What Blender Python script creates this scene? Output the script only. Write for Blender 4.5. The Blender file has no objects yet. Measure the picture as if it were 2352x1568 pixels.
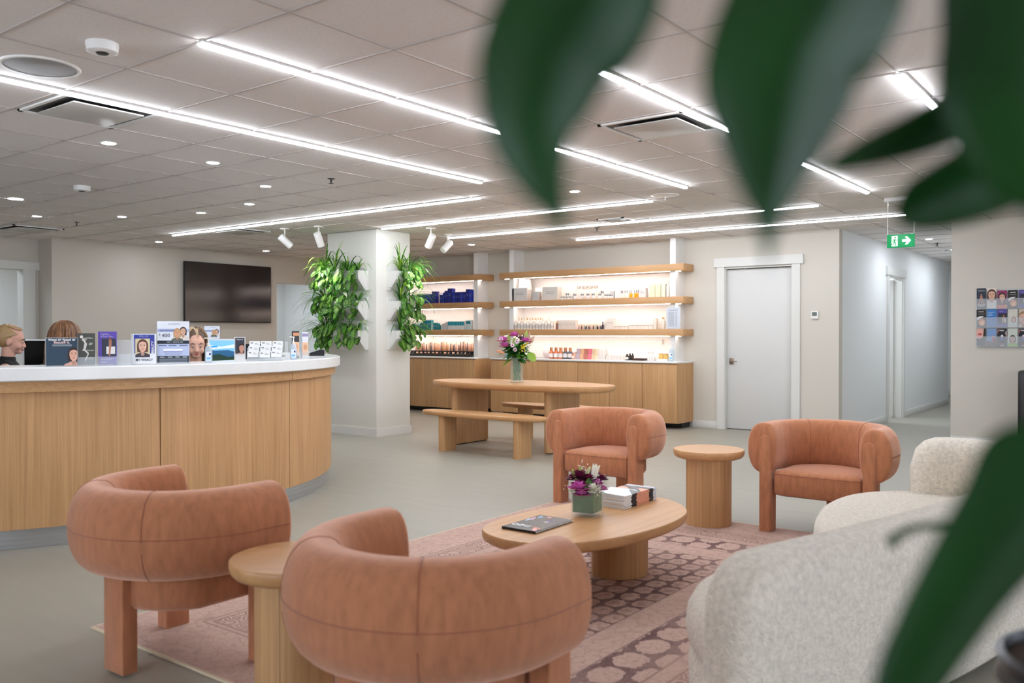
import bpy, bmesh, math, random
from mathutils import Vector, Matrix, Euler
import numpy as np
random.seed(7)
PI = math.pi
S = bpy.context.scene
COL = S.collection

# ------------------------------------------------------------------ camera
FPX = 2005.0
YAW = math.radians(52.69); PIT = math.radians(-0.534)
HC = 1.31; HT = 2.63
cam = bpy.data.cameras.new('camera'); camo = bpy.data.objects.new('camera', cam); COL.objects.link(camo)
cam.sensor_width = 36; cam.lens = FPX / 2352 * 36
camo.location = (0, 0, HC)
camo.rotation_euler = (PI / 2 + PIT, 0, -YAW)
cam.clip_start = 0.02
cam.dof.use_dof = True; cam.dof.focus_distance = 7.5; cam.dof.aperture_fstop = 2.8
S.camera = camo
S.view_settings.view_transform = 'Standard'; S.view_settings.look = 'None'
S.view_settings.gamma = 1; S.view_settings.use_curve_mapping = False
S.view_settings.exposure = 0.25
# ------------------------------------------------------------------ light levels
E_STRIP = 47.0      # linear ceiling lights
E_DOWN = 210.0       # round downlights
E_LED = 46.0        # shelf strips
E_BACKROOM = 42.0   # daylight-white rooms beyond the desk
E_WIN = 6.4        # daylight in the windows behind the viewer
E_CORR = 13.0       # cool corridor ceiling panels
w = bpy.data.worlds.new('world'); S.world = w; w.use_nodes = True
w.node_tree.nodes['Background'].inputs[0].default_value = (0.9, 0.95, 1, 1)
w.node_tree.nodes['Background'].inputs[1].default_value = 0.3
cy = S.cycles
cy.max_bounces = 7; cy.diffuse_bounces = 5; cy.glossy_bounces = 3; cy.transmission_bounces = 5
cy.transparent_max_bounces = 8; cy.caustics_reflective = False; cy.caustics_refractive = False
cy.sample_clamp_indirect = 6; cy.use_denoising = True
cy.use_adaptive_sampling = True; cy.adaptive_threshold = 0.02

# ------------------------------------------------------------------ photo geometry helpers
_cy, _sy, _cp, _sp = math.cos(YAW), math.sin(YAW), math.cos(PIT), math.sin(PIT)
CF = Vector((_sy * _cp, _cy * _cp, _sp)); CR = Vector((_cy, -_sy, 0)); CU = CR.cross(CF)
CO = Vector((0, 0, HC))
def ray(x, y): return CF + CR * ((x - 1176) / FPX) - CU * ((y - 784) / FPX)
def onz(x, y, z): d = ray(x, y); return CO + d * ((z - HC) / d.z)
def onx(x, y, X): d = ray(x, y); return CO + d * (X / d.x)
def ony(x, y, Y): d = ray(x, y); return CO + d * (Y / d.y)
def atd(x, y, dep): return CO + ray(x, y) * dep
def depth(p): return (Vector(p) - CO).dot(CF)

# ------------------------------------------------------------------ materials
def lin(c):
    out = []
    for v in c[:3]:
        v = v / 255.0
        out.append(v / 12.92 if v <= 0.04045 else ((v + 0.055) / 1.055) ** 2.4)
    return (*out, 1)
MATS = {}
def mat(name, rgb=(200, 200, 200), rough=0.5, metal=0.0, sheen=0.0, spec=0.5, emis=0.0, trans=0.0, alpha=1.0,
        noise=None, bump=None, ior=1.45, sheen_tint=None, coat=0.0, emc=None):
    """noise = (scale xyz, amount, detail): mottles the base colour; bump = (scale, strength, distance)"""
    if name in MATS: return MATS[name]
    m = bpy.data.materials.new(name); m.use_nodes = True; MATS[name] = m
    nt = m.node_tree; b = nt.nodes['Principled BSDF']
    b.inputs['Base Color'].default_value = lin(rgb); b.inputs['Roughness'].default_value = rough
    b.inputs['Metallic'].default_value = metal; b.inputs['Specular IOR Level'].default_value = spec
    b.inputs['IOR'].default_value = ior; b.inputs['Alpha'].default_value = alpha
    b.inputs['Transmission Weight'].default_value = trans
    b.inputs['Coat Weight'].default_value = coat
    if sheen:
        b.inputs['Sheen Weight'].default_value = sheen; b.inputs['Sheen Roughness'].default_value = 0.45
        if sheen_tint: b.inputs['Sheen Tint'].default_value = lin(sheen_tint)
    if emis:
        b.inputs['Emission Color'].default_value = lin(emc or rgb); b.inputs['Emission Strength'].default_value = emis
    if noise or bump:
        tc = nt.nodes.new('ShaderNodeTexCoord')
    if noise:
        sc, amt, det = noise
        mp = nt.nodes.new('ShaderNodeMapping'); mp.inputs['Scale'].default_value = sc if hasattr(sc, '__len__') else (sc,) * 3
        nz = nt.nodes.new('ShaderNodeTexNoise'); nz.inputs['Scale'].default_value = 1; nz.inputs['Detail'].default_value = det
        nt.links.new(tc.outputs['Object'], mp.inputs[0]); nt.links.new(mp.outputs[0], nz.inputs['Vector'])
        mx = nt.nodes.new('ShaderNodeMix'); mx.data_type = 'RGBA'
        c = lin(rgb)
        mx.inputs[6].default_value = (*[v * (1 - amt) for v in c[:3]], 1)
        mx.inputs[7].default_value = (*[min(1, v * (1 + amt)) for v in c[:3]], 1)
        mr = nt.nodes.new('ShaderNodeMapRange'); mr.inputs[1].default_value = .33; mr.inputs[2].default_value = .67
        nt.links.new(nz.outputs['Fac'], mr.inputs[0]); nt.links.new(mr.outputs[0], mx.inputs[0])
        nt.links.new(mx.outputs[2], b.inputs['Base Color'])
    if bump:
        sc, st, dist = bump
        n2 = nt.nodes.new('ShaderNodeTexNoise'); n2.inputs['Scale'].default_value = sc; n2.inputs['Detail'].default_value = 3
        bp = nt.nodes.new('ShaderNodeBump'); bp.inputs['Strength'].default_value = st; bp.inputs['Distance'].default_value = dist
        nt.links.new(tc.outputs['Object'], n2.inputs['Vector']); nt.links.new(n2.outputs['Fac'], bp.inputs['Height'])
        nt.links.new(bp.outputs[0], b.inputs['Normal'])
    return m

def flat(rgb, rough=0.6):
    return mat('print_%d_%d_%d' % tuple(rgb[:3]), rgb, rough)

def wood(name, rgb, axis, rough=0.45, dark=.8, ribs=0.0, mul=1.0):
    """oak: fine streaks along the given axis in object space"""
    m = bpy.data.materials.new(name); m.use_nodes = True; MATS[name] = m
    nt = m.node_tree; b = nt.nodes['Principled BSDF']; b.inputs['Roughness'].default_value = rough
    b.inputs['Specular IOR Level'].default_value = .35
    tc = nt.nodes.new('ShaderNodeTexCoord'); mp = nt.nodes.new('ShaderNodeMapping')
    s = [70 * mul, 70 * mul, 70 * mul]; s['xyz'.index(axis)] = 1.6 * mul
    mp.inputs['Scale'].default_value = s
    n = nt.nodes.new('ShaderNodeTexNoise'); n.inputs['Scale'].default_value = 1; n.inputs['Detail'].default_value = 5; n.inputs['Roughness'].default_value = .65
    mp2 = nt.nodes.new('ShaderNodeMapping'); s2 = [5.0] * 3; s2['xyz'.index(axis)] = .5; mp2.inputs['Scale'].default_value = s2
    n2 = nt.nodes.new('ShaderNodeTexNoise'); n2.inputs['Scale'].default_value = 1.2; n2.inputs['Detail'].default_value = 2
    nt.links.new(tc.outputs['Object'], mp.inputs[0]); nt.links.new(mp.outputs[0], n.inputs['Vector'])
    nt.links.new(tc.outputs['Object'], mp2.inputs[0]); nt.links.new(mp2.outputs[0], n2.inputs['Vector'])
    add = nt.nodes.new('ShaderNodeMath'); add.operation = 'MULTIPLY_ADD'; add.inputs[1].default_value = .45
    nt.links.new(n2.outputs['Fac'], add.inputs[0]); nt.links.new(n.outputs['Fac'], add.inputs[2])
    cr = nt.nodes.new('ShaderNodeValToRGB'); c = lin(rgb)
    cr.color_ramp.elements[0].position = .52; cr.color_ramp.elements[1].position = .92
    cr.color_ramp.elements[0].color = (c[0] * dark, c[1] * dark * .95, c[2] * dark * .88, 1)
    cr.color_ramp.elements[1].color = (min(1, c[0] * 1.12), min(1, c[1] * 1.13), min(1, c[2] * 1.15), 1)
    nt.links.new(add.outputs[0], cr.inputs[0]); nt.links.new(cr.outputs[0], b.inputs['Base Color'])
    bp = nt.nodes.new('ShaderNodeBump'); bp.inputs['Strength'].default_value = .15; bp.inputs['Distance'].default_value = .001
    nt.links.new(n.outputs['Fac'], bp.inputs['Height']); nt.links.new(bp.outputs[0], b.inputs['Normal'])
    return m

OAK = (192, 149, 104)
WZ = wood('oak_grain_upright', OAK, 'z'); WX = wood('oak_grain_long', OAK, 'x'); WY = wood('oak_grain_cross', OAK, 'y')
WTOP = wood('oak_table_top', (192, 146, 100), 'y', .38, .88, mul=.5)
WTOPX = wood('oak_table_top_rotated', (192, 146, 100), 'x', .38, .88, mul=.5)
M_wall = mat('painted_wall', (203, 196, 184), .7, bump=(180, .05, .001))
M_wall2 = mat('painted_wall_white', (228, 228, 226), .65)
M_trim = mat('white_trim_paint', (214, 212, 206), .45)
M_ceil = mat('ceiling_tile', (230, 224, 220), .9, noise=((60, 60, 60), .03, 4), bump=(220, .25, .001))
M_grid = mat('ceiling_grid_paint', (188, 179, 172), .6)
M_white = mat('white_satin', (235, 233, 229), .35)
M_quartz = mat('white_quartz', (232, 232, 230), .22, noise=((8, 8, 8), .02, 3))
M_black = mat('black_plastic', (22, 22, 24), .35)
M_dark = mat('dark_grey_metal', (52, 50, 50), .4, .3)
M_steel = mat('brushed_steel', (186, 188, 190), .32, .85, noise=((2, 2, 60), .08, 2))
M_nickel = mat('satin_bronze_metal', (140, 122, 108), .35, .8)
M_velvet = mat('rust_velvet', (174, 115, 82), .9, sheen=1.0, sheen_tint=(255, 210, 190), spec=.08, noise=((40, 40, 12.0), .12, 8), bump=(360, .6, .002))
M_seam = mat('velvet_seam', (142, 80, 56), .9, sheen=.6)
M_boucle = mat('cream_boucle', (222, 212, 196), .95, sheen=.35, spec=.1, noise=((55, 55, 55), .12, 4), bump=(95, .9, .012))
M_glass = mat('clear_glass', (206, 224, 214), .03, alpha=.15, spec=.8)
M_acryl = mat('clear_acrylic', (235, 240, 244), .05, trans=.0, alpha=.22, spec=.8)
M_water = mat('vase_water', (205, 222, 196), .02, trans=1.0, ior=1.33)
M_strip = mat('strip_diffuser', (238, 245, 255), .5, emis=E_STRIP)
M_down = mat('downlight_diffuser', (238, 244, 255), .5, emis=E_DOWN)
M_led = mat('warm_led_tape', (255, 240, 230), .5, emis=E_LED)
M_spotlens = mat('spot_lens', (255, 235, 235), .5, emis=9.0)
M_paper = mat('white_paper', (238, 238, 236), .6)
M_skin = mat('skin', (214, 166, 140), .5, spec=.3)
M_leaf = mat('foliage_green', (72, 138, 44), .45, noise=((30, 30, 30), .25, 2))
M_leafd = mat('foliage_dark_green', (44, 96, 36), .42, noise=((30, 30, 30), .25, 2))
M_leafl = mat('foliage_lime', (188, 214, 110), .45)
M_leafy = mat('foliage_yellow_green', (150, 190, 72), .45)
M_stem = mat('plant_stem', (88, 120, 52), .5)
M_soil = mat('potting_soil', (60, 46, 36), .95)
M_fgleaf = mat('broad_leaf_green', (20, 66, 22), .38, noise=((14, 14, 14), .22, 2), spec=.4)
for mm in (M_fgleaf,):
    b_ = mm.node_tree.nodes['Principled BSDF']; b_.inputs['Subsurface Weight'].default_value = 0.0

def translucent(m, rgb, fac):
    nt = m.node_tree; b = nt.nodes['Principled BSDF']; out = nt.nodes['Material Output']
    t = nt.nodes.new('ShaderNodeBsdfTranslucent'); t.inputs[0].default_value = lin(rgb); mx = nt.nodes.new('ShaderNodeMixShader'); mx.inputs[0].default_value = fac
    nt.links.new(b.outputs[0], mx.inputs[1]); nt.links.new(t.outputs[0], mx.inputs[2]); nt.links.new(mx.outputs[0], out.inputs[0])
translucent(M_fgleaf, (26, 96, 12), .28); translucent(M_leaf, (110, 190, 50), .3); translucent(M_leafd, (60, 130, 40), .25); translucent(M_leafl, (200, 230, 120), .3); translucent(M_leafy, (170, 210, 80), .3)
# ------------------------------------------------------------------ mesh builder
class MB:
    def __init__(s): s.v = []; s.f = []; s.m = []; s.mats = []; s.smooth = []
    def mi(s, m):
        if m not in s.mats: s.mats.append(m)
        return s.mats.index(m)
    def add(s, vs, fs, m, T=None, smooth=False):
        o = len(s.v)
        for v in vs:
            v = Vector(v)
            s.v.append(T @ v if T is not None else v)
        k = s.mi(m)
        for f in fs: s.f.append([i + o for i in f]); s.m.append(k); s.smooth.append(smooth)
        return s
    def box(s, c, d, m, T=None, bev=0.0, seg=2):
        x, y, z = d[0] / 2, d[1] / 2, d[2] / 2
        if bev <= 0:
            vs = [(c[0] + i * x, c[1] + j * y, c[2] + k * z) for i in (-1, 1) for j in (-1, 1) for k in (-1, 1)]
            return s.add(vs, [(0, 1, 3, 2), (4, 6, 7, 5), (0, 4, 5, 1), (2, 3, 7, 6), (0, 2, 6, 4), (1, 5, 7, 3)], m, T)
        bm = bmesh.new(); bmesh.ops.create_cube(bm, size=1)
        for v in bm.verts: v.co = Vector((v.co.x * d[0] + c[0], v.co.y * d[1] + c[1], v.co.z * d[2] + c[2]))
        bmesh.ops.bevel(bm, geom=bm.edges[:], offset=bev, segments=seg, affect='EDGES', profile=.5)
        vs = [v.co.copy() for v in bm.verts]; fs = [[v.index for v in f.verts] for f in bm.faces]; bm.free()
        return s.add(vs, fs, m, T, True)
    def lathe(s, prof, m, c=(0, 0, 0), seg=32, T=None, smooth=True):
        """prof = [(r, z)...] bottom to top"""
        vs = []; fs = []; n = len(prof)
        for (r, z) in prof:
            for k in range(seg):
                a = 2 * PI * k / seg; vs.append((c[0] + r * math.cos(a), c[1] + r * math.sin(a), c[2] + z))
        for i in range(n - 1):
            for k in range(seg):
                k2 = (k + 1) % seg; fs.append((i * seg + k, i * seg + k2, (i + 1) * seg + k2, (i + 1) * seg + k))
        if prof[0][0] > 1e-6: fs.append(tuple(reversed(range(seg))))
        if prof[-1][0] > 1e-6: fs.append(tuple(range((n - 1) * seg, n * seg)))
        return s.add(vs, fs, m, T, smooth)
    def tube(s, path, r, m, seg=8, T=None, caps=True):
        path = [Vector(p) for p in path]; rs = r if hasattr(r, '__len__') else [r] * len(path)
        vs = []; fs = []; up = Vector((0, 0, 1)); prev = None
        for i, p in enumerate(path):
            t = (path[min(i + 1, len(path) - 1)] - path[max(i - 1, 0)])
            if t.length < 1e-9: t = Vector((0, 0, 1))
            t.normalize()
            if prev is None:
                a = t.cross(up)
                if a.length < 1e-3: a = t.cross(Vector((1, 0, 0)))
            else: a = prev - t * prev.dot(t)
            a.normalize(); prev = a; b = t.cross(a)
            for k in range(seg):
                q = 2 * PI * k / seg; vs.append(p + a * math.cos(q) * rs[i] + b * math.sin(q) * rs[i])
        for i in range(len(path) - 1):
            for k in range(seg):
                k2 = (k + 1) % seg; fs.append((i * seg + k, i * seg + k2, (i + 1) * seg + k2, (i + 1) * seg + k))
        if caps: fs += [tuple(reversed(range(seg))), tuple(range(len(vs) - seg, len(vs)))]
        return s.add(vs, fs, m, T, True)
    def ell(s, c, r, m, seg=14, rings=9, T=None, R=None):
        vs = []; fs = []
        for i in range(rings + 1):
            th = PI * i / rings
            for k in range(seg):
                a = 2 * PI * k / seg
                v = Vector((r[0] * math.sin(th) * math.cos(a), r[1] * math.sin(th) * math.sin(a), r[2] * math.cos(th)))
                if R is not None: v = R @ v
                vs.append(v + Vector(c))
        for i in range(rings):
            for k in range(seg):
                k2 = (k + 1) % seg; fs.append((i * seg + k, (i + 1) * seg + k, (i + 1) * seg + k2, i * seg + k2))
        return s.add(vs, fs, m, T, True)
    def prism(s, poly, z0, z1, m, T=None):
        n = len(poly); vs = [(p[0], p[1], z0) for p in poly] + [(p[0], p[1], z1) for p in poly]
        fs = [tuple(reversed(range(n))), tuple(range(n, 2 * n))] + [(i, (i + 1) % n, n + (i + 1) % n, n + i) for i in range(n)]
        return s.add(vs, fs, m, T)
    def loft(s, outline, prof, m, T=None, smooth=True, cap=True):
        """outline: closed CCW 2-D points; prof: [(inset, z)...] bottom to top; inset moves along the outline normals"""
        n = len(outline); P = [Vector((p[0], p[1])) for p in outline]; N = []
        for i in range(n):
            t = P[(i + 1) % n] - P[i - 1]; t.normalize(); N.append(Vector((t.y, -t.x)))
        vs = []; fs = []
        C0 = sum(P, Vector((0, 0))) / n
        for e in prof:
            d, z = e[0], e[1]; k = e[2] if len(e) > 2 else 1.0
            for i in range(n): q = C0 + (P[i] - N[i] * d - C0) * k; vs.append((q.x, q.y, z))
        for j in range(len(prof) - 1):
            for i in range(n):
                i2 = (i + 1) % n; fs.append((j * n + i, j * n + i2, (j + 1) * n + i2, (j + 1) * n + i))
        if cap: fs += [tuple(reversed(range(n))), tuple(range(len(vs) - n, len(vs)))]
        return s.add(vs, fs, m, T, smooth)
    def sweep(s, frames, m, T=None, smooth=True, closed_section=True, cap=True):
        """frames: list of lists of 3-D points (same count)"""
        n = len(frames[0]); vs = [p for fr in frames for p in fr]; fs = []
        for i in range(len(frames) - 1):
            for k in range(n if closed_section else n - 1):
                k2 = (k + 1) % n; fs.append((i * n + k, i * n + k2, (i + 1) * n + k2, (i + 1) * n + k))
        if cap and closed_section: fs += [tuple(reversed(range(n))), tuple(range(len(vs) - n, len(vs)))]
        return s.add(vs, fs, m, T, smooth)
    def text(s, string, size, x, z, m, y=0.0, align='CENTER', T=None, rot90=False, bold=0.0):
        cu = bpy.data.curves.new('t', 'FONT'); cu.body = string; cu.size = size; cu.align_x = align; cu.align_y = 'CENTER'
        cu.resolution_u = 3; cu.offset = bold
        o = bpy.data.objects.new('t', cu); COL.objects.link(o)
        bpy.context.view_layer.update()
        me = o.evaluated_get(bpy.context.evaluated_depsgraph_get()).to_mesh()
        vs = []
        for v in me.vertices:
            a, b = v.co.x, v.co.y
            if rot90: a, b = -b, a
            vs.append((x + a, y, z + b))
        s.add(vs, [tuple(p.vertices) for p in me.polygons], m, T)
        bpy.data.objects.remove(o); bpy.data.curves.remove(cu)
        return s
    def build(s, name, parent=None, loc=None, auto=40, flip=False):
        me = bpy.data.meshes.new(name); me.from_pydata([tuple(v) for v in s.v], [], s.f)
        for m in s.mats: me.materials.append(m)
        for p, k, sm in zip(me.polygons, s.m, s.smooth): p.material_index = k; p.use_smooth = sm
        bm = bmesh.new(); bm.from_mesh(me)
        if not getattr(s, 'keep', False): bmesh.ops.recalc_face_normals(bm, faces=bm.faces)
        ang = math.radians(auto)
        for e in bm.edges:
            if len(e.link_faces) == 2 and e.calc_face_angle(0) > ang: e.smooth = False
        bm.to_mesh(me); bm.free(); me.update()
        o = bpy.data.objects.new(name, me); COL.objects.link(o)
        if parent is not None: o.parent = parent
        if loc is not None: o.location = loc
        return o

def tag(o, label=None, cat=None, group=None, kind=None):
    if label: o['label'] = label
    if cat: o['category'] = cat
    if group: o['group'] = group
    if kind: o['kind'] = kind
    return o
def thing(name, label, cat, loc=(0, 0, 0), rz=0.0, group=None):
    o = bpy.data.objects.new(name, None); COL.objects.link(o); o.empty_display_size = .1
    o.location = loc; o.rotation_euler = (0, 0, rz)
    return tag(o, label, cat, group)
def solo(mb, name, label, cat, loc=(0, 0, 0), rz=0.0, group=None, auto=40):
    o = mb.build(name, auto=auto); o.location = loc; o.rotation_euler = (0, 0, rz)
    return tag(o, label, cat, group)
def struct(mb, name, loc=None):
    o = mb.build(name, loc=loc); o['kind'] = 'structure'; return o
def kids(o): return [c for c in bpy.data.objects if c.parent == o]
def dup(root, loc, rz=0.0, label=None, group=None, scale=None):
    r = root.copy(); COL.objects.link(r); r.location = loc; r.rotation_euler = (0, 0, rz)
    if label: r['label'] = label
    if group: r['group'] = group
    if scale: r.scale = scale
    for ch in kids(root):
        c = ch.copy(); COL.objects.link(c); c.parent = r
        for g in kids(ch):
            d = g.copy(); COL.objects.link(d); d.parent = c
    return r
def face_cam(p):
    return math.atan2(-p[0], p[1])
ORD = ['leftmost', 'second from left', 'third from left', 'fourth from left', 'fifth from left', 'sixth from left',
       'seventh from left', 'eighth from left', 'ninth from left', 'tenth from left', 'eleventh from left',
       'twelfth from left', 'thirteenth from left', 'fourteenth from left', 'fifteenth from left', 'sixteenth from left']
def catmull(pts, n=8, closed=False):
    P = [np.array(p, float) for p in pts]; out = []; L = len(P)
    rng = range(L if closed else L - 1)
    for i in rng:
        if closed: a, b, c, d = P[(i - 1) % L], P[i], P[(i + 1) % L], P[(i + 2) % L]
        else: a, b, c, d = P[max(i - 1, 0)], P[i], P[i + 1], P[min(i + 2, L - 1)]
        for k in range(n):
            t = k / n
            out.append(.5 * ((2 * b) + (c - a) * t + (2 * a - 5 * b + 4 * c - d) * t * t + (3 * b - a - 3 * c + d) * t ** 3))
    if not closed: out.append(P[-1])
    return out

# ================================================================== ROOM
XW = 11.27      # shelf wall (faces -X)
YT = 12.40      # screen wall (faces -Y)
def build_floor():
    m = bpy.data.materials.new('vinyl_floor'); m.use_nodes = True; nt = m.node_tree; b = nt.nodes['Principled BSDF']
    tc = nt.nodes.new('ShaderNodeTexCoord'); mp = nt.nodes.new('ShaderNodeMapping'); mp.inputs['Scale'].default_value = (6, .8, 1)
    n = nt.nodes.new('ShaderNodeTexNoise'); n.inputs['Scale'].default_value = 2; n.inputs['Detail'].default_value = 6
    cr = nt.nodes.new('ShaderNodeValToRGB'); cr.color_ramp.elements[0].position = .3; cr.color_ramp.elements[1].position = .7
    cr.color_ramp.elements[0].color = lin((150, 146, 133)); cr.color_ramp.elements[1].color = lin((156, 151, 138))
    nt.links.new(tc.outputs['Object'], mp.inputs[0]); nt.links.new(mp.outputs[0], n.inputs['Vector']); nt.links.new(n.outputs['Fac'], cr.inputs[0])
    nt.links.new(cr.outputs[0], b.inputs['Base Color']); b.inputs['Roughness'].default_value = .42
    b.inputs['Specular IOR Level'].default_value = .4
    mb = MB(); mb.box((8, 5.5, -.05), (28, 22, .1), m); struct(mb, 'floor')
build_floor()
mb = MB(); mb.box((8, 5.5, HT + .05), (28, 22, .1), M_ceil); struct(mb, 'ceiling')
# T-bar grid, one mesh
mb = MB()
XL = [2.30 + .6 * k for k in range(-9, 10)] + [8.32, 8.95, 9.6, 10.25, 10.88] + [11.5 + .62 * k for k in range(12)]
YL = [-3.0, -2.4, -1.8, -1.2, -.6, -.03, .55, 1.13, 1.71, 2.30, 2.90, 3.51, 4.16, 4.81, 5.44] + [5.44 + .61 * k for k in range(1, 12)]
for x in XL: mb.box((x, 4.6, HT - .003), (.011, 16.4, .006), M_grid)
for y in YL: mb.box((8, y, HT - .0028), (28, .011, .006), M_grid)
struct(mb, 'trim_1')
mb = MB()
T = .14
# shelf wall from Y=3.398 to YT with a doorway recess for door_1
D0, D1, DH = 3.995, 4.925, 2.20
mb.box((XW + T / 2, (D1 + YT) / 2, HT / 2), (T, YT - D1, HT), M_wall)
mb.box((XW + T / 2, (3.398 + D0) / 2, HT / 2), (T, D0 - 3.398, HT), M_wall)
mb.box((XW + T / 2, (D0 + D1) / 2, (HT + DH) / 2), (T, D1 - D0, HT - DH), M_wall)
struct(mb, 'wall_right')
# corridor left wall (plane Y=3.398, body above it) with an open door
mb = MB(); c0, c1, ch = 13.62, 14.45, 2.17
mb.box(((XW + T + c0) / 2, 3.398 + T / 2, HT / 2), (c0 - XW - T, T, HT), M_wall2)
mb.box(((c1 + 17.9) / 2, 3.398 + T / 2, HT / 2), (17.9 - c1, T, HT), M_wall2)
mb.box(((c0 + c1) / 2, 3.398 + T / 2, (HT + ch) / 2), (c1 - c0, T, HT - ch), M_wall2)
struct(mb, 'wall_corridor_left')
mb = MB(); mb.box((20.4, 3.2, HT / 2), (.14, 4.4, HT), M_wall2); mb.box((19.2, 5.4, HT / 2), (2.6, .14, HT), M_wall2)
mb.box((17.9, 4.5, HT / 2), (.14, 2.0, HT), M_wall2)
struct(mb, 'wall_corridor_end')
# block at right: faces -X at X=11.33, corridor side plane Y=2.13
XR = 11.36
mb = MB(); mb.box((XR + T / 2, (2.13 - 5.5) / 2, HT / 2), (T, 7.63, HT), M_wall); struct(mb, 'wall_far_right')
mb = MB(); mb.box(((XR + T + 20.4) / 2, 2.13 - T / 2, HT / 2), (20.4 - XR - T, T, HT), M_wall2); struct(mb, 'wall_corridor_right')
# screen wall with opening (X 9.55-10.66, up to 2.185) then jog and left wall with doorway
mb = MB()
mb.box(((5.758 + 9.55) / 2, YT + .09, HT / 2), (9.55 - 5.758, .18, HT), M_wall)
mb.box(((9.55 + 10.66) / 2, YT + .09, (HT + 2.185) / 2), (1.11, .18, HT - 2.185), M_wall)
mb.box(((10.66 + XW + T) / 2, YT + .09, HT / 2), (XW + T - 10.66, .18, HT), M_wall)
mb.box((5.758 + .05, YT + .38, HT / 2), (.1, .4, HT), M_wall)
struct(mb, 'wall_back')
YL2 = 12.80
a = ony(52, 700, YL2).x; a2 = ony(80, 700, YL2).x
mb = MB(); dh = ony(40, 618, YL2).z
mb.box(((a + 5.758) / 2, YL2 + .08, HT / 2), (5.758 - a, .16, HT), M_wall)
mb.box((a - .5, YL2 + .08, (HT + dh) / 2), (1.0, .16, HT - dh), M_wall)
mb.box((a - 1.0 - 3.5, YL2 + .08, HT / 2), (7.0, .16, HT), M_wall)
struct(mb, 'wall_back_left')
mb = MB()   # casing of the left doorway
mb.box((a + (a2 - a) / 2, YL2 - .01, dh / 2), (a2 - a, .03, dh), M_trim)
mb.box((a - .45, YL2 - .016, dh + .055), (1.35, .04, .11), M_trim)
mb.box((a + .005, YL2 + .07, dh / 2), (.012, .17, dh), M_trim)
struct(mb, 'trim_2')
# rooms beyond
mb = MB(); mb.box((7, 15.3, HT / 2), (12, .1, HT), M_wall2); struct(mb, 'wall_room_beyond')
mb = MB(); mb.box((12.0, 14.0, HT / 2), (.1, 2.8, HT), M_wall2); struct(mb, 'wall_room_side')
for k, (px_, py_, sx) in enumerate(((4.6, 14.0, 2.4), (9.9, 14.0, 2.4))):
    L = bpy.data.lights.new('daylight_panel', 'AREA'); L.shape = 'RECTANGLE'; L.size = sx; L.size_y = 1.2; L.energy = E_BACKROOM; L.color = (.80, .89, 1.0)
    lo = bpy.data.objects.new('room_ceiling_light', L); COL.objects.link(lo); lo.location = (px_, py_, HT - .02)
# left, near and entrance walls out of view
mb = MB(); mb.box((-4.05, 5, HT / 2), (.1, 20, HT), M_wall); struct(mb, 'wall_left')
mb = MB(); mb.box((3.7, -4.2, HT / 2), (15.6, .1, HT), M_wall); struct(mb, 'wall_front')
for k, (wx, wy, rz_, wid) in enumerate(((0.5, -4.14, 0, 2.6), (5.0, -4.14, 0, 2.6), (-3.99, 1.5, -PI / 2, 3.0), (-3.99, 6.0, -PI / 2, 3.0))):
    r_ = thing('window_%d' % (k + 1), None, None, (wx, wy, 1.45), rz_); r_['kind'] = 'structure'
    mb = MB()
    for (c_, d_) in (((0, 0, .85), (wid + .1, .07, .08)), ((0, 0, -.85), (wid + .1, .07, .08)), ((wid / 2, 0, 0), (.08, .07, 1.7)), ((-wid / 2, 0, 0), (.08, .07, 1.7)), ((0, 0, 0), (.05, .06, 1.7))): mb.box(c_, d_, M_trim)
    mb.build('window_frame', r_)
    mb = MB(); mb.box((0, .0, 0), (wid, .006, 1.7), mat('daylit_pane', (226, 236, 252), .1, emis=E_WIN)); mb.build('window_pane', r_)
# baseboards
def base(name, x0, y0, x1, y1, dx, dy):
    mb = MB(); L = math.hypot(x1 - x0, y1 - y0); horiz = abs(x1 - x0) > abs(y1 - y0)
    d = (L, .014, .10) if horiz else (.014, L, .10)
    mb.box(((x0 + x1) / 2 + dx * .007, (y0 + y1) / 2 + dy * .007, .05), d, M_trim, bev=.003)
    return struct(mb, name)
base('baseboard_right', XW, 3.398, XW, 3.88, -1, 0); base('baseboard_shelf', XW, 5.04, XW, 5.40, -1, 0)
base('baseboard_gap', XW, 8.62, XW, 8.93, -1, 0)
base('baseboard_far_right', XR, -4.1, XR, 2.13, -1, 0)
base('baseboard_corridor', 11.43, 3.398, 13.5, 3.398, 0, -1); base('baseboard_corridor_far', 14.57, 3.398, 17.9, 3.398, 0, -1)
base('baseboard_end', 20.33, 2.13, 20.33, 5.3, -1, 0)
base('baseboard_back', 5.76, YT, 9.55, YT, 0, -1)
# column
CX0, CX1, CY0, CY1 = 7.737, 8.347, 8.05, 8.98
mb = MB(); mb.box(((CX0 + CX1) / 2, (CY0 + CY1) / 2, HT / 2), (CX1 - CX0, CY1 - CY0, HT), mat('column_paint', (224, 221, 212), .55), bev=.012)
struct(mb, 'wall_column')
mb = MB()
for (c, d) in (((CX0 - .006, (CY0 + CY1) / 2 + .006, .05), (.012, CY1 - CY0 + .010, .1)), (((CX0 + CX1) / 2, CY0 - .006, .05), (CX1 - CX0 + .024, .012, .1))):
    mb.box(c, d, M_trim)
struct(mb, 'trim_3')
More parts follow.
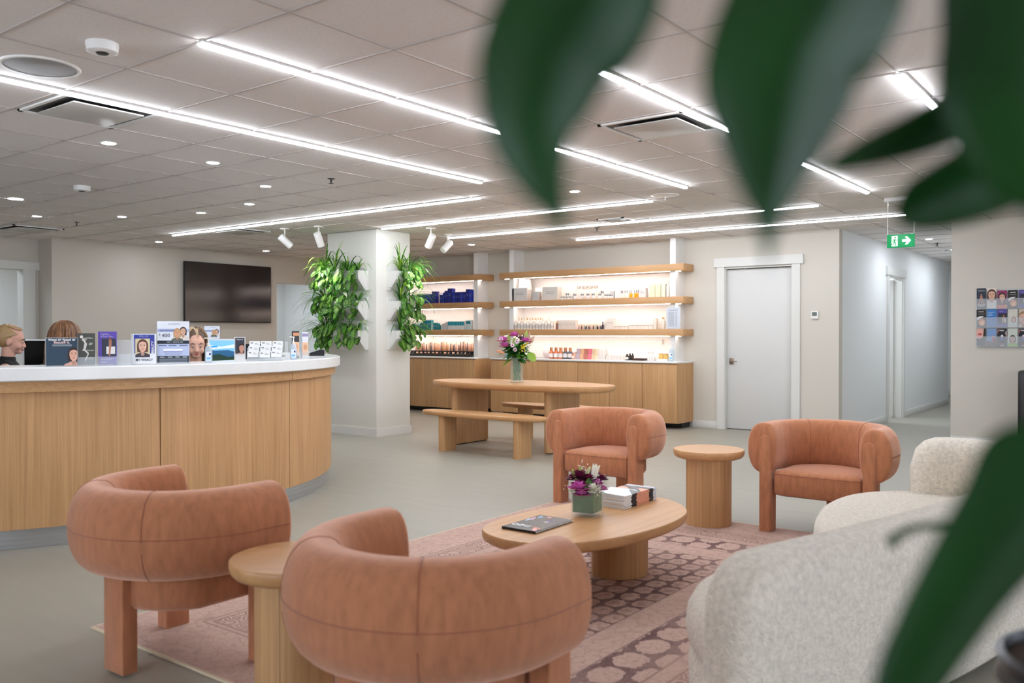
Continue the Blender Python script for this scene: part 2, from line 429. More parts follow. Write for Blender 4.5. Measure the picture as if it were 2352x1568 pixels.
# door_1 with casing and lever
r = thing('door_1', None, None, (XW, 0, 0)); del_ = None
r['kind'] = 'structure'
mb = MB(); mb.box((.075, (D0 + D1) / 2, DH / 2 - .005), (.045, D1 - D0 - .02, DH - .03), mat('door_paint', (208, 206, 202), .5), bev=.003); leaf_ = mb.build('door_leaf', r)
mb = MB()
mb.box((-.012, D1 + .055, DH / 2 + .01), (.024, .11, DH + .02), M_trim); mb.box((-.012, D0 - .055, DH / 2 + .01), (.024, .11, DH + .02), M_trim)
mb.box((-.018, (D0 + D1) / 2, DH + .075), (.036, D1 - D0 + .30, .12), M_trim)
mb.box((.04, D1 - .005, DH / 2), (.1, .01, DH), M_trim); mb.box((.04, D0 + .005, DH / 2), (.1, .01, DH), M_trim); mb.box((.04, (D0 + D1) / 2, DH - .005), (.1, D1 - D0, .01), M_trim)
mb.build('door_frame', r)
mb = MB(); hy, hz = D1 - .075, .93
mb.box((.046, hy, hz), (.012, .055, .085), M_nickel, bev=.002); mb.tube([(.04, hy, hz), (-.005, hy, hz)], .009, M_nickel)
mb.box((-.008, hy - .045, hz), (.012, .11, .012), M_nickel, bev=.003); mb.build('door_handle', leaf_)['label'] = 'bronze lever handle'
# corridor door (door_2), standing ajar
r = thing('door_2', None, None, (0, 3.398, 0)); r['kind'] = 'structure'
mb = MB()
for x in (c0 - .05, c1 + .05): mb.box((x, -.012, ch / 2), (.10, .024, ch), M_trim)
mb.box(((c0 + c1) / 2, -.018, ch + .06), (c1 - c0 + .28, .036, .12), M_trim)
mb.box((c0 + .006, .07, ch / 2), (.012, .14, ch), M_trim); mb.box((c1 - .006, .07, ch / 2), (.012, .14, ch), M_trim); mb.build('door_frame', r)
mb = MB(); Tm = Matrix.Translation((c1 - .02, .12, 0)) @ Matrix.Rotation(math.radians(120), 4, 'Z')
mb.box((.4, 0, ch / 2 - .01), (.78, .04, ch - .04), M_white, T=Tm, bev=.003); leaf_ = mb.build('door_leaf', r)
mb = MB(); mb.box((.72, -.03, .98), (.05, .03, .16), M_nickel, T=Tm, bev=.004); mb.tube([(.72, -.03, .98), (.72, -.07, .98), (.62, -.07, .98)], .008, M_nickel, T=Tm); mb.build('door_handle', leaf_)
mb = MB(); mb.box((14.2, 5.2, HT / 2), (3.4, .1, HT), M_wall2); mb.box((12.5, 4.3, HT / 2), (.1, 1.6, HT), M_wall2); mb.box((15.9, 4.3, HT / 2), (.1, 1.6, HT), M_wall2); struct(mb, 'wall_side_room')
for (lx, ly, e, sx) in ((14.2, 4.4, E_CORR * 5, 1.2), (18.5, 4.3, E_CORR, 1.2), (13.2, 2.70, E_CORR * .6, .7), (16.0, 2.70, E_CORR * .9, .7)):
    L = bpy.data.lights.new('corridor_panel', 'AREA'); L.shape = 'RECTANGLE'; L.size = sx; L.size_y = .3; L.energy = e; L.color = (.80, .89, 1.0)
    lo = bpy.data.objects.new('corridor_ceiling_light', L); COL.objects.link(lo); lo.location = (lx, ly, HT - .025)

# ================================================================== CEILING FITTINGS
def strip(axis, x0, y0, x1, y1, label):
    L = math.hypot(x1 - x0, y1 - y0); cx, cyy = (x0 + x1) / 2, (y0 + y1) / 2
    r = thing('linear_light', label, 'ceiling light', (cx, cyy, HT), 0 if axis == 'x' else PI / 2, 'white linear strip lights in the ceiling grid')
    mb = MB(); mb.box((0, 0, -.006), (L + .01, .05, .012), M_white); mb.build('housing', r)
    mb = MB(); mb.box((0, 0, -.018), (L, .030, .012), M_strip); mb.build('diffuser', r)
strip('x', 1.3, 4.81, 5.868, 4.81, 'long strip light running from the left photo edge, ending above the dining bench side')
strip('x', 2.289, 3.51, 7.178, 3.51, 'strip light starting at upper left near the smoke detector, running behind the first big leaf')
strip('x', 3.0, 2.30, 8.473, 2.30, 'strip light beside the ceiling vent between the two big leaves')
strip('x', 4.709, 1.125, 9.75, 1.125, 'strip light at upper right, mostly hidden behind the dark leaves')
strip('y', 6.52, 5.355, 6.52, 10.639, 'strip light crossing the ceiling nearest the desk, ending left of the planted column')
strip('y', 7.70, 4.13, 7.70, 7.905, 'strip light that ends at the corner of the planted column')
strip('y', 9.0, 2.93, 9.0, 7.96, 'strip light third from the desk, running towards the display shelves')
strip('y', 10.27, 2.37, 10.27, 6.69, 'strip light nearest the display shelf wall, pointing to the exit sign')

first = None
DL = [(3.129, 5.899, 'above the desk, just below the long strip light'), (3.975, 5.935, 'above the desk, right of the first one below the long strip'),
      (4.894, 6.506, 'left of the ceiling sprinkler'), (5.468, 7.533, 'above the middle of the desk, below the sprinkler row'),
      (5.541, 8.496, 'above the desk, just above the left end of the crossing strip'), (5.184, 9.493, 'high over the back office, left of the crossing strip'),
      (4.585, 10.218, 'at far left, above the small far vent'), (3.867, 9.064, 'at the left photo edge, the biggest one over the office'),
      (6.934, 11.684, 'in front of the screen wall, nearest the crossing strip end'), (8.742, 11.615, 'above the right edge of the wall screen'),
      (8.118, 10.33, 'left of the planted column near its white spots'), (9.949, 8.338, 'above the left bay of display shelves'),
      (6.814, 4.461, 'in the middle of the ceiling, left of the ceiling speaker'), (13.224, 2.761, 'in the corridor next to the exit sign'),
      (15.175, 2.814, 'deep in the corridor beyond the sprinkler'), (9.476, 2.126, 'beside the lowest dark leaf near the exit sign')]
for k, (x, y, t) in enumerate(DL):
    R_ = .062 if k != 7 else .10
    if first is None:
        r = thing('downlight', 'small round downlight ' + t, 'ceiling light', (x, y, HT), 0, 'round downlights in the ceiling')
        mb = MB(); mb.lathe([(.046, -.004), (.056, -.004), (.059, 0)], M_white, seg=28); mb.build('bezel', r)
        mb = MB(); mb.lathe([(.001, -.005), (.044, -.005), (.046, -.001)], M_down, seg=28); mb.build('diffuser', r); first = r
    else:
        r = dup(first, (x, y, HT), 0, 'small round downlight ' + t)
    if k == 7: r.scale = (1.5, 1.5, 1)

def vent(x0, y0, x1, y1, label):
    cx, cyy, w_, h_ = (x0 + x1) / 2, (y0 + y1) / 2, x1 - x0, y1 - y0
    r = thing('ceiling_vent', label, 'air vent', (cx, cyy, HT), 0, 'square plaque vents in the ceiling')
    mb = MB()
    for (a_, b_, c_, d_) in ((0, h_ / 2 - .012, w_, .024), (0, -h_ / 2 + .012, w_, .024), (w_ / 2 - .012, 0, .024, h_), (-w_ / 2 + .012, 0, .024, h_)):
        mb.box((a_, b_, -.008), (c_, d_, .012), M_white)
    mb.build('frame', r)
    mb = MB(); mb.box((0, 0, -.004), (w_ - .03, h_ - .03, .003), M_dark); mb.build('duct_opening', r)
    mb = MB(); mb.box((0, 0, -.022), (w_ - .15, h_ - .15, .008), mat('vent_plaque', (190, 186, 180), .4), bev=.003); mb.build('plaque', r)
vent(2.33, 4.84, 2.90, 5.43, 'ceiling vent at upper left touching the long strip light')
vent(4.72, 2.33, 5.27, 2.92, 'ceiling vent between the two big leaves in front')
vent(4.75, 11.2, 5.36, 11.85, 'small far ceiling vent at the left photo edge')
vent(6.56, 9.32, 7.12, 9.92, 'ceiling vent just below the strip light left of the column')
vent(8.63, 5.0, 8.95, 5.35, 'pale ceiling vent between the second and third crossing strips')
mb = MB(); mb.lathe([(.165, -.003), (.165, -.008), (.18, -.008), (.184, 0)], M_white, seg=40)
r = thing('ceiling_speaker', 'round grey ceiling speaker at upper left above the long strip light', 'speaker', (2.03, 4.48, HT)); mb.build('rim', r)
mb = MB(); mb.lathe([(.001, -.010), (.09, -.009), (.166, -.006)], mat('speaker_mesh', (150, 150, 150), .6, bump=(900, .5, .001)), seg=40); mb.build('grille', r)
r = thing('ceiling_speaker', 'pale round ceiling speaker in the middle of the ceiling, right of the lone downlight', 'speaker', (7.53, 3.9, HT))
mb = MB(); mb.lathe([(.001, -.012), (.1, -.01), (.13, -.006), (.135, 0)], M_white, seg=32); mb.build('grille', r); mb = MB(); mb.lathe([(.006, -.05), (.006, -.01)], M_white, seg=8); mb.build('pendant', r)
for (x, y, lab) in ((2.04, 3.9, 'white round smoke detector at upper left between two strip lights'), (3.9, 7.82, 'small white smoke detector over the back office'), (14.73, 2.83, 'white smoke detector on the corridor ceiling')):
    r = thing('smoke_detector', lab, 'smoke detector', (x, y, HT))
    mb = MB(); mb.lathe([(.055, -.045), (.066, -.04), (.07, -.012), (.07, 0)], M_white, seg=28); mb.build('casing', r)
    mb = MB(); mb.lathe([(.001, -.052), (.024, -.050), (.03, -.044)], M_dark, seg=20); mb.build('sensor', r)
sp0 = None
for (x, y, lab) in ((5.0, 5.75, 'ceiling sprinkler right of the downlights over the desk'), (5.12, 10.4, 'ceiling sprinkler over the back office at far left'), (9.34, 5.78, 'ceiling sprinkler above the middle of the display shelves'), (13.93, 2.8, 'ceiling sprinkler in the corridor')):
    if sp0 is None:
        sp0 = thing('sprinkler', lab, 'sprinkler', (x, y, HT), 0, 'ceiling sprinklers')
        mb = MB(); mb.lathe([(.03, -.004), (.034, 0)], M_dark, seg=20); mb.build('escutcheon', sp0)
        mb = MB(); mb.lathe([(.006, -.04), (.009, -.02), (.009, -.004)], M_dark, seg=10); mb.lathe([(.022, -.044), (.022, -.041)], M_dark, seg=12); mb.build('sprinkler_head', sp0)
    else: dup(sp0, (x, y, HT), 0, lab)

# spot lights by the column
def spot(x, y, tilt_dir, tilt, label, power, target):
    r = thing('spotlight', label, 'spotlight', (x, y, HT), 0, 'white spotlights around the planted column')
    mb = MB(); mb.lathe([(.055, -.015), (.06, -.01), (.06, 0)], M_white, seg=24); mb.build('mounting_plate', r)
    mb = MB(); mb.tube([(0, 0, -.015), (0, 0, -.09)], .008, M_white); mb.build('stem', r)
    d = (Vector(target) - Vector((x, y, HT - .15))).normalized()
    R = d.to_track_quat('-Z', 'Y').to_matrix().to_4x4(); Tm = Matrix.Translation((0, 0, -.15)) @ R
    mb = MB(); mb.lathe([(.040, -.105), (.045, -.105), (.045, .07), (.04, .075), (.001, .075)], M_white, seg=28, T=Tm); b_ = mb.build('lamp_body', r)
    mb = MB(); mb.lathe([(.001, -.100), (.040, -.100)], M_spotlens, seg=24, T=Tm); mb.build('lens', b_)
    L = bpy.data.lights.new('spot_beam', 'SPOT'); L.energy = power; L.spot_size = math.radians(42); L.spot_blend = .7; L.shadow_soft_size = .03; L.color = (1.0, .97, .86)
    lo = bpy.data.objects.new('spot_beam', L); COL.objects.link(lo); lo.parent = r
    lo.matrix_local = Matrix.Translation((0, 0, -.15)) @ R @ Matrix.Translation((0, 0, -.115))
spot(7.02, 8.95, 0, 0, 'white spotlight furthest left of the planted column, lens turned to the viewer', 85, (7.60, 8.8, 2.0))
spot(7.12, 8.42, 0, 0, 'white spotlight hanging just left of the column top', 40, (7.62, 8.6, 1.7))
spot(8.1, 7.45, 0, 0, 'white spotlight hanging right of the column top', 45, (8.2, 7.90, 1.9))
spot(8.75, 7.75, 0, 0, 'white spotlight partly behind the arching leaves right of the column', 60, (8.3, 7.85, 2.05))

# exit sign
ex = onx(2069, 553, 9.0)
r = thing('exit_sign', 'green illuminated exit sign with running figure and arrow, hanging before the corridor', 'sign', (ex.x, ex.y, 0), -PI / 2 + 0)
mb = MB(); mb.box((0, 0, HT - .02), (.30, .06, .04), M_white, bev=.004); 
mb.box((-.12, 0, 2.40), (.006, .006, .42), M_white); mb.box((.12, 0, 2.40), (.006, .006, .42), M_white); mb.build('mounting_bracket', r)
Wd = (onx(2037, 553, 9.0) - onx(2100, 553, 9.0)).length; zc = ex.z; Hd = Wd * .5 * 1.02
M_green = mat('exit_green', (0, 140, 78), .4, emis=.45); M_exw = mat('exit_white', (240, 250, 244), .4, emis=.9)
mb = MB(); mb.box((0, 0, zc), (Wd, .02, Hd), M_green, bev=.003); mb.build('sign_panel', r)
mb = MB(); u = Hd / 2
def poly3(mb, pts, y, m, T=None):
    mb.add([(p[0], y, p[1]) for p in pts], [tuple(range(len(pts)))], m, T)
# door panel with green runner
cxp = -Wd * .21
poly3(mb, [(cxp - u * .45, zc - u * .78), (cxp + u * .42, zc - u * .78), (cxp + u * .42, zc + u * .78), (cxp - u * .45, zc + u * .78)], -.0115, M_exw)
ax = Wd * .22
poly3(mb, [(ax - u * .62, zc - u * .17), (ax + u * .05, zc - u * .17), (ax - u * .25, zc - u * .6), (ax + u * .12, zc - u * .6), (ax + u * .62, zc), (ax + u * .12, zc + u * .6), (ax - u * .25, zc + u * .6), (ax + u * .05, zc + u * .17), (ax - u * .62, zc + u * .17)], -.0115, M_exw)
mb.build('arrow_and_doorway', r)
mb = MB()
def limb(pts, w_):
    for (p, q) in zip(pts[:-1], pts[1:]):
        d = Vector((q[0] - p[0], q[1] - p[1])); n = Vector((-d.y, d.x)).normalized() * w_
        poly3(mb, [(cxp + (p[0] - n.x) * u, zc + (p[1] - n.y) * u), (cxp + (q[0] - n.x) * u, zc + (q[1] - n.y) * u), (cxp + (q[0] + n.x) * u, zc + (q[1] + n.y) * u), (cxp + (p[0] + n.x) * u, zc + (p[1] + n.y) * u)], -.013, M_green)
limb([(0.02, .28), (-.06, -.12)], .11); limb([(-.04, .25), (-.3, .1), (-.36, -.1)], .05); limb([(.04, .25), (.25, .08), (.42, .2)], .05)
limb([(-.05, -.1), (.16, -.3), (.12, -.72)], .07); limb([(-.07, -.1), (-.14, -.42), (-.5, -.46)], .07)
poly3(mb, [(cxp + (.06 + .13 * math.cos(t * PI / 6)) * u, zc + (.52 + .13 * math.sin(t * PI / 6)) * u) for t in range(12)], -.013, M_green)
mb.build('running_figure', r)

# thermostat, wall screen
p = onx(1872, 723, XW)
r = thing('thermostat', 'small white wall thermostat with grey screen, right of the white door', 'thermostat', (XW, p.y, p.z), -PI / 2)
mb = MB(); mb.box((0, -.012, 0), (.095, .024, .10), M_white, bev=.008); mb.build('casing', r)
mb = MB(); mb.box((0, -.025, .012), (.062, .002, .05), mat('lcd_grey', (96, 104, 96), .3)); mb.build('display', r)
t0, t1 = ony(418, 600, YT).x, ony(617, 612, YT).x
r = thing('wall_television', 'large dark television mounted on the back wall left of the white doorway', 'television', ((t0 + t1) / 2, YT, 1.965))
Wt = t1 - t0
mb = MB(); mb.box((0, -.05, 0), (Wt, .035, .955), M_black, bev=.005); mb.build('bezel', r)
mb = MB(); mb.box((0, -.0685, .004), (Wt - .02, .003, .93), mat('tv_glass', (32, 24, 24), .14, spec=.9)); mb.build('screen', r)
mb = MB(); mb.box((0, -.016, 0), (.4, .03, .3), M_dark); mb.build('wall_bracket', r)

# ================================================================== DISPLAY WALL
def shelf(y0, y1, ztop, ends, label):
    xf = 10.958
    r = thing('wall_shelf', label, 'shelf', (0, 0, ztop), 0, 'oak display shelves')
    mb = MB(); mb.box(((xf + XW) / 2, (y0 + y1) / 2, -.049), (XW - xf, y1 - y0, .098), WY, bev=.002); mb.build('board', r)
    mb = MB()
    for (a_, b_) in ends: mb.box((xf + .055, (a_ + b_) / 2, -.100), (.014, b_ - a_, .004), M_led)
    mb.build('led_strip', r)
    return r
UPR = [(5.532, 5.618), (8.348, 8.435), (9.086, 9.172)]
mb = MB(); mb.box((XW - .003, (5.618 + 8.348) / 2, 1.55), (.006, 8.348 - 5.618, 1.24), M_white); mb.box((XW - .003, (9.172 + 12.3) / 2, 1.55), (.006, 12.3 - 9.172, 1.24), M_white); struct(mb, 'trim_20')
nm = ['top', 'middle', 'lowest']
for k, z in enumerate((2.272, 1.82, 1.37)):
    shelf(5.392, 8.604, z, [(5.46, UPR[0][0] - .002), (UPR[0][1] + .002, UPR[1][0] - .002), (UPR[1][1] + .002, 8.53)], nm[k] + ' oak shelf of the long bay right of the vase')
    shelf(8.963, 12.35, z, [(9.02, UPR[2][0] - .002), (UPR[2][1] + .002, 12.1)], nm[k] + ' oak shelf of the bay beside the planted column')
for k, (a_, b_) in enumerate(UPR):
    mb = MB()
    zs = [(.92, 1.272), (1.37, 1.722), (1.82, 2.174), (2.272, HT)]
    for (z0, z1) in zs: mb.box(((11.0 + XW) / 2, (a_ + b_) / 2, (z0 + z1) / 2), (XW - 11.0, b_ - a_, z1 - z0), M_white)
    struct(mb, 'trim_%d' % (4 + k))
def cabinet(seams, label, base_y, ends_open):
    y0, y1 = seams[-1], seams[0]
    r = thing('base_cabinet', label, 'cabinet', (0, 0, 0))
    mb = MB(); mb.box(((10.785 + XW - .004) / 2, (y0 + y1) / 2, (.08 + .9) / 2), (XW - 10.789, y1 - y0 - .002, .82), WZ); mb.build('carcass', r)
    for a_, b_ in zip(seams[:-1], seams[1:]):
        mb = MB(); mb.box((10.773, (a_ + b_) / 2, .485), (.024, a_ - b_ - .006, .80), WZ, bev=.0015); mb.build('door', r)
    mb = MB(); mb.box(((11.0 + XW) / 2, (y0 + y1) / 2, .04), (XW - 11.02, y1 - y0 - .1, .08), M_black); mb.build('plinth', r)
    mb = MB(); mb.box(((10.75 + XW) / 2, (y0 + y1) / 2, .912), (XW - 10.75 , y1 - y0 + .01, .022), M_quartz, bev=.002)
    solo(mb, 'worktop', 'thin white worktop on ' + label, 'worktop')
cabinet([8.624, 8.082, 7.535, 6.995, 6.458, 5.922, 5.391], 'the long oak cabinet under the right display bay', 0, 0)
cabinet([12.3, 11.6, 11.0, 10.38 + .1, 10.037, 9.503, 8.945], 'the oak cabinet beside the planted column', 0, 0)

# ------------------------------------------------ products
def pz(px1, px2, zs, X=11.08):
    """px range on a shelf at height zs -> y centre, width"""
    a_, b_ = onx(px1, 700, X).y, onx(px2, 700, X).y
    return (a_ + b_) / 2, abs(a_ - b_)
def hgt(dpx, y, X=11.08): return dpx * depth((X, y, 1.3)) / FPX
def pbox(px1, px2, h, zs, rgb, name, label, cat='box', group=None, X=11.08, dpt=.07, band=None, z0=0.0, txt=False):
    y, w_ = pz(px1, px2, zs, X); H = hgt(h, y, X); w_ *= .96
    mb = MB(); mb.box((0, 0, H / 2), (dpt, w_, H), flat(rgb, .45))
    if band:
        zb0, zb1, bc = band; mb.box((-dpt / 2 - .0006, 0, H * (zb0 + zb1) / 2), (.001, w_ * .98, H * (zb1 - zb0)), flat(bc, .45))
    if txt:
        for q in (.62, .5): mb.box((-dpt / 2 - .0008, 0, H * q), (.0008, w_ * .55, H * .035), flat(txt if txt is not True else (150, 148, 145)))
    return solo(mb, name, label, cat, (X, y, zs + z0), 0, group)
def bottle(px1, px2, h, zs, body, cap, name, label, cat='bottle', group=None, X=11.08, z0=0.0, lab=None, capf=.22, neck=.55):
    y, w_ = pz(px1, px2, zs, X); H = hgt(h, y, X); R_ = w_ * .48
    r = thing(name, label, cat, (X, y, zs + z0), 0, group)
    hb = H * (1 - capf)
    mb = MB(); mb.lathe([(R_ * .92, 0), (R_, hb * .05), (R_, hb * .86), (R_ * neck, hb)], body, seg=14)
    if lab: mb.lathe([(R_ * 1.01, hb * .2), (R_ * 1.01, hb * .7)], lab, seg=14)
    mb.build('bottle_body', r)
    mb = MB(); mb.lathe([(R_ * neck, hb), (R_ * neck, H)], cap, seg=12); mb.build('cap', r)
    return r
Z1, Z2, Z3 = 1.82, 1.37, .923
# --- middle shelf (Z1), long bay
pbox(1181, 1216, 29, Z1, (206, 202, 196), 'gift_box', 'large pale grey box at the left end of the middle shelf, under a white bag', X=11.06, dpt=.12, txt=True)
pbox(1225, 1240, 20, Z1, (196, 192, 186), 'small_box', 'small grey box between two large pale boxes on the middle shelf', X=11.02)
pbox(1229, 1252, 30, Z1, (244, 240, 234), 'display_card', 'white card standing behind the small grey box on the middle shelf', 'card', X=11.14, dpt=.01, txt=(190, 190, 200))
pbox(1250, 1286, 30, Z1, (214, 208, 198), 'gift_box', 'large beige box with fine lettering, third along the middle shelf', X=11.06, dpt=.12, txt=True)
y, w_ = pz(1190, 1222, Z1)
mb = MB(); mb.add([(-.06, -.1, 0), (.04, -.1, 0), (.04, .1, 0), (-.06, .1, 0), (-.05, -.09, .16), (.02, -.08, .175), (.02, .09, .165), (-.05, .08, .17)], [(0, 1, 2, 3), (4, 5, 6, 7), (0, 1, 5, 4), (1, 2, 6, 5), (2, 3, 7, 6), (3, 0, 4, 7)], mat('white_pouch', (246, 240, 236), .3))
solo(mb, 'pouch_bag', 'glossy white pouch lying on the leftmost box of the middle shelf', 'bag', (11.09, y, Z1 + .172))
# display card with lettering
y, w_ = pz(1323, 1378, Z1, 11.16); H = hgt(33, y)
r = thing('display_card', 'pale display card printed with a brand name, centre of the middle shelf', 'card', (11.16, y, Z1), -PI / 2)
mb = MB(); mb.box((0, 0, H / 2), (w_, .008, H), mat('display_card_board', (226, 216, 208), .5)); mb.build('card_board', r)
mb = MB(); mb.text('DR BURGENER', w_ * .135, 0, H * .83, flat((120, 96, 84)), y=-.005, bold=.0008); mb.text('SWITZERLAND', w_ * .05, 0, H * .70, flat((170, 150, 140)), y=-.005); mb.build('lettering', r)
# jars
for k, (a_, h) in enumerate(((1288, 7), (1295, 7), (1302, 7), (1309, 7), (1300, 15), (1317, 12), (1334, 12), (1347, 12), (1359, 12), (1374, 11), (1380, 18), (1388, 9), (1395, 9), (1400, 8))):
    bottle(a_, a_ + 7, h, Z1, flat((236, 228, 220)), mat('silver_cap', (150, 150, 150), .25, .8), 'cream_jar', 'tiny silver lidded jar on the middle shelf, %s of its row' % ORD[k], 'jar', 'tiny jars on the middle shelf', X=11.0 if h < 14 else 11.06, capf=.35, neck=.85)
pbox(1403, 1413, 17, Z1, (204, 202, 198), 'small_box', 'small grey box right of the brand card on the middle shelf')
for k, a_ in enumerate((1415, 1419, 1423)): pbox(a_, a_ + 3.4, 17, Z1, (246, 238, 230), 'small_box', 'thin white box right of the grey one, middle shelf, %s' % ORD[k], group='thin white boxes')
for k, a_ in enumerate((1425, 1428.5, 1432, 1435.5, 1439)):
    bottle(a_, a_ + 3.3, 18, Z1, flat((238, 226, 212)), mat('silver_cap'), 'dropper_bottle', 'slim pale bottle with silver cap on the middle shelf, %s of five' % ORD[k], 'bottle', 'slim silver capped bottles', capf=.35)
M_amber = mat('amber_liquid', (232, 164, 30), .15); 
for k, a_ in enumerate((1445, 1449, 1456, 1460, 1464)):
    bottle(a_, a_ + 3.9, 18, Z1, M_amber, mat('silver_cap'), 'serum_bottle', 'small orange serum bottle with silver cap, middle shelf, %s' % ORD[k], 'bottle', 'orange serum bottles', capf=.36, neck=.5)
pbox(1469, 1486, 22, Z1, (214, 212, 210), 'gift_box', 'pale grey box between the orange serums and the cream bags', txt=True)
for k, (a_, b_, h) in enumerate(((1494, 1507, 29), (1507.5, 1520, 29), (1521, 1531, 30))):
    pbox(a_, b_, h, Z1, (232, 222, 186) if k < 2 else (220, 216, 196), 'paper_bag', 'cream paper bag at the right end of the middle shelf, %s of three' % ORD[k], 'bag', 'cream bags on the middle shelf')
bottle(1531, 1538, 36, Z1, flat((240, 236, 226)), flat((226, 224, 220)), 'lotion_bottle', 'white bottle beside the right upright on the middle shelf', X=11.05)
# --- lowest shelf (Z2), long bay
for k in range(13):
    a_ = 1182 + k * 6.9
    bottle(a_, a_ + 6.4, 26 if k % 2 else 20, Z2, flat((232, 226, 216)), flat((226, 214, 196)), 'lotion_bottle', 'cream bottle with label on the lowest shelf, %s of the front row' % ORD[k], 'bottle', 'cream bottles on the lowest shelf', X=11.01, lab=flat((206, 200, 192)), capf=.25)
for k in range(9):
    a_ = 1190 + k * 6.2
    bottle(a_, a_ + 5.2, 27, Z2, flat((240, 230, 216)), mat('gold_cap', (206, 164, 96), .3, .7), 'serum_bottle', 'gold capped bottle at the back of the lowest shelf, %s' % ORD[k], 'bottle', 'gold capped bottles', X=11.12, capf=.2, neck=.4)
bottle(1277, 1281.5, 19, Z2, flat((120, 78, 60)), mat('gold_cap'), 'serum_bottle', 'brown bottle between the cream bottles and the grey boxes on the lowest shelf', X=11.02)
for k in range(5):
    a_ = 1282.6 + k * 8.5
    pbox(a_, a_ + 8.4, 21, Z2, (216, 208, 200), 'carton', 'grey beige carton on the lowest shelf, %s of five' % ORD[k], 'box', 'grey beige cartons', txt=True)
vc = [(196, 150, 130), (226, 210, 196), (120, 70, 66), (216, 200, 180), (150, 160, 150), (60, 40, 40), (210, 180, 160), (80, 82, 96)]
for k in range(16):
    a_ = 1328 + k * 3.35
    bottle(a_, a_ + 3.0, 11, Z2, flat(vc[k % 8]), mat('gold_cap'), 'nail_polish_bottle', 'tiny nail colour bottle on the lowest shelf, %s' % ORD[k], 'bottle', 'tiny colour bottles', X=11.0, capf=.3)
bottle(1382, 1387, 17, Z2, flat((54, 44, 56)), M_black, 'dropper_bottle', 'dark dropper bottle after the tiny colour bottles', X=11.0, capf=.35, neck=.35)
for k, (a_, b_, h) in enumerate(((1388, 1392, 15), (1392, 1397, 20), (1397, 1402, 25), (1402, 1407, 25), (1407, 1412, 25))):
    pbox(a_, b_, h, Z2, (224, 218, 208), 'carton', 'pale upright carton right of the dark dropper, %s of five' % ORD[k], 'box', 'upright pale cartons', txt=True)
for k in range(10):
    a_, h = (1413 + k * 8.2, 7) if k < 4 else (1446.6 + (k - 4) * 9.3, 10)
    pbox(a_, a_ + (8.0 if k < 4 else 9.1), h, Z2, (232, 224, 214), 'carton', 'low white carton on the lowest shelf, %s of ten' % ORD[k], 'box', 'low white cartons on the lowest shelf', band=(.8, .92, (170, 164, 158)))
pbox(1503, 1510, 25, Z2, (220, 214, 204), 'carton', 'tall narrow carton left of the framed price list')
bottle(1513, 1517, 10, Z2, flat((236, 226, 210)), mat('gold_cap'), 'serum_bottle', 'tiny bottle beside the tall narrow carton')
bottle(1519, 1528, 27, Z2, flat((222, 214, 198)), mat('gold_cap'), 'lotion_bottle', 'beige bottle just left of the framed price list', X=11.03, capf=.15)
y, w_ = pz(1530, 1564, Z2, 10.99); H = hgt(51, y, 10.99)
r = thing('price_list_stand', 'framed white price list standing at the right end of the lowest shelf', 'sign', (10.99, y, Z2), -PI / 2 - .05)
mb = MB(); mb.box((0, 0, H / 2), (w_, .008, H), M_acryl); mb.box((0, .02, .004), (w_, .06, .006), M_acryl); mb.build('acrylic_stand', r)
mb = MB(); mb.box((0, -.0052, H / 2), (w_ * .94, .001, H * .95), flat((206, 210, 218))); mb.box((0, -.0058, H * .85), (w_ * .6, .0006, H * .02), flat((90, 90, 100)))
for q in range(14): mb.box((-w_ * .14, -.0058, H * (.76 - .048 * q)), (w_ * .42, .0006, H * .014), flat((120, 122, 130))); mb.box((w_ * .2, -.0058, H * (.76 - .048 * q)), (w_ * .1, .0006, H * .014), flat((120, 122, 130)))
mb.build('printed_list', r)
# --- worktop (Z3)
mb = MB(); mb.ell((0, 0, .09), (.05, .09, .10), mat('white_fluff', (240, 226, 222), .9, bump=(60, .8, .01))); mb.ell((0, -.10, .07), (.05, .07, .08), MATS['white_fluff'])
y, w_ = pz(1246, 1262, Z3)
solo(mb, 'towel_roll', 'pale pink folded towel on the worktop right of the bouquet', 'towel', (11.12, y, Z3 + .012))
pbox(1165, 1180, 9, Z3, (150, 190, 226), 'tissue_box', 'light blue box on the worktop behind the bouquet', X=11.0, dpt=.1)
for k in range(5):
    a_ = 1261.5 + k * 10.9; col = (206, 120, 84) if k < 3 else (92, 92, 104)
    bottle(a_, a_ + 9.6, 26, Z3, flat(col), mat('copper_cap', (196, 132, 90), .3, .6), 'apothecary_jar', 'labelled apothecary bottle with copper stopper on the worktop, %s of five' % ORD[k], 'bottle', 'apothecary bottles', X=11.02, lab=flat((238, 232, 228)), capf=.32, neck=.62)
bottle(1313, 1319, 14, Z3, flat((214, 140, 104)), flat((120, 60, 50)), 'apothecary_jar', 'small labelled bottle after the five apothecary bottles', X=11.0, lab=flat((240, 232, 226)))
pbox(1319.5, 1325, 16, Z3, (224, 186, 166), 'carton', 'thin pink carton beside the coloured boxes', X=11.03)
pc = [(186, 168, 176), (222, 172, 134), (184, 112, 96), (228, 118, 134), (224, 196, 160)]
cn = ['mauve', 'peach', 'terracotta', 'pink', 'sand']
for row in range(2):
    for k in range(5):
        a_ = 1326.5 + k * 9.0 + row * 2
        pbox(a_, a_ + 8.8, 12, Z3, tuple(min(255, v + (12 if row == 0 else 0)) for v in pc[k]), 'colour_box', '%s box in the %s row of the coloured block' % (cn[k], ('bottom', 'top')[row]), 'box', 'coloured boxes on the worktop', X=11.04, z0=row * hgt(12.1, 7), dpt=.1)
for k in range(3):
    a_ = 1373 + k * 6.4; pbox(a_, a_ + 6.2, 23, Z3, (226, 222, 218), 'carton', 'tall white carton right of the coloured block, %s of three' % ORD[k], 'box', 'tall white cartons')
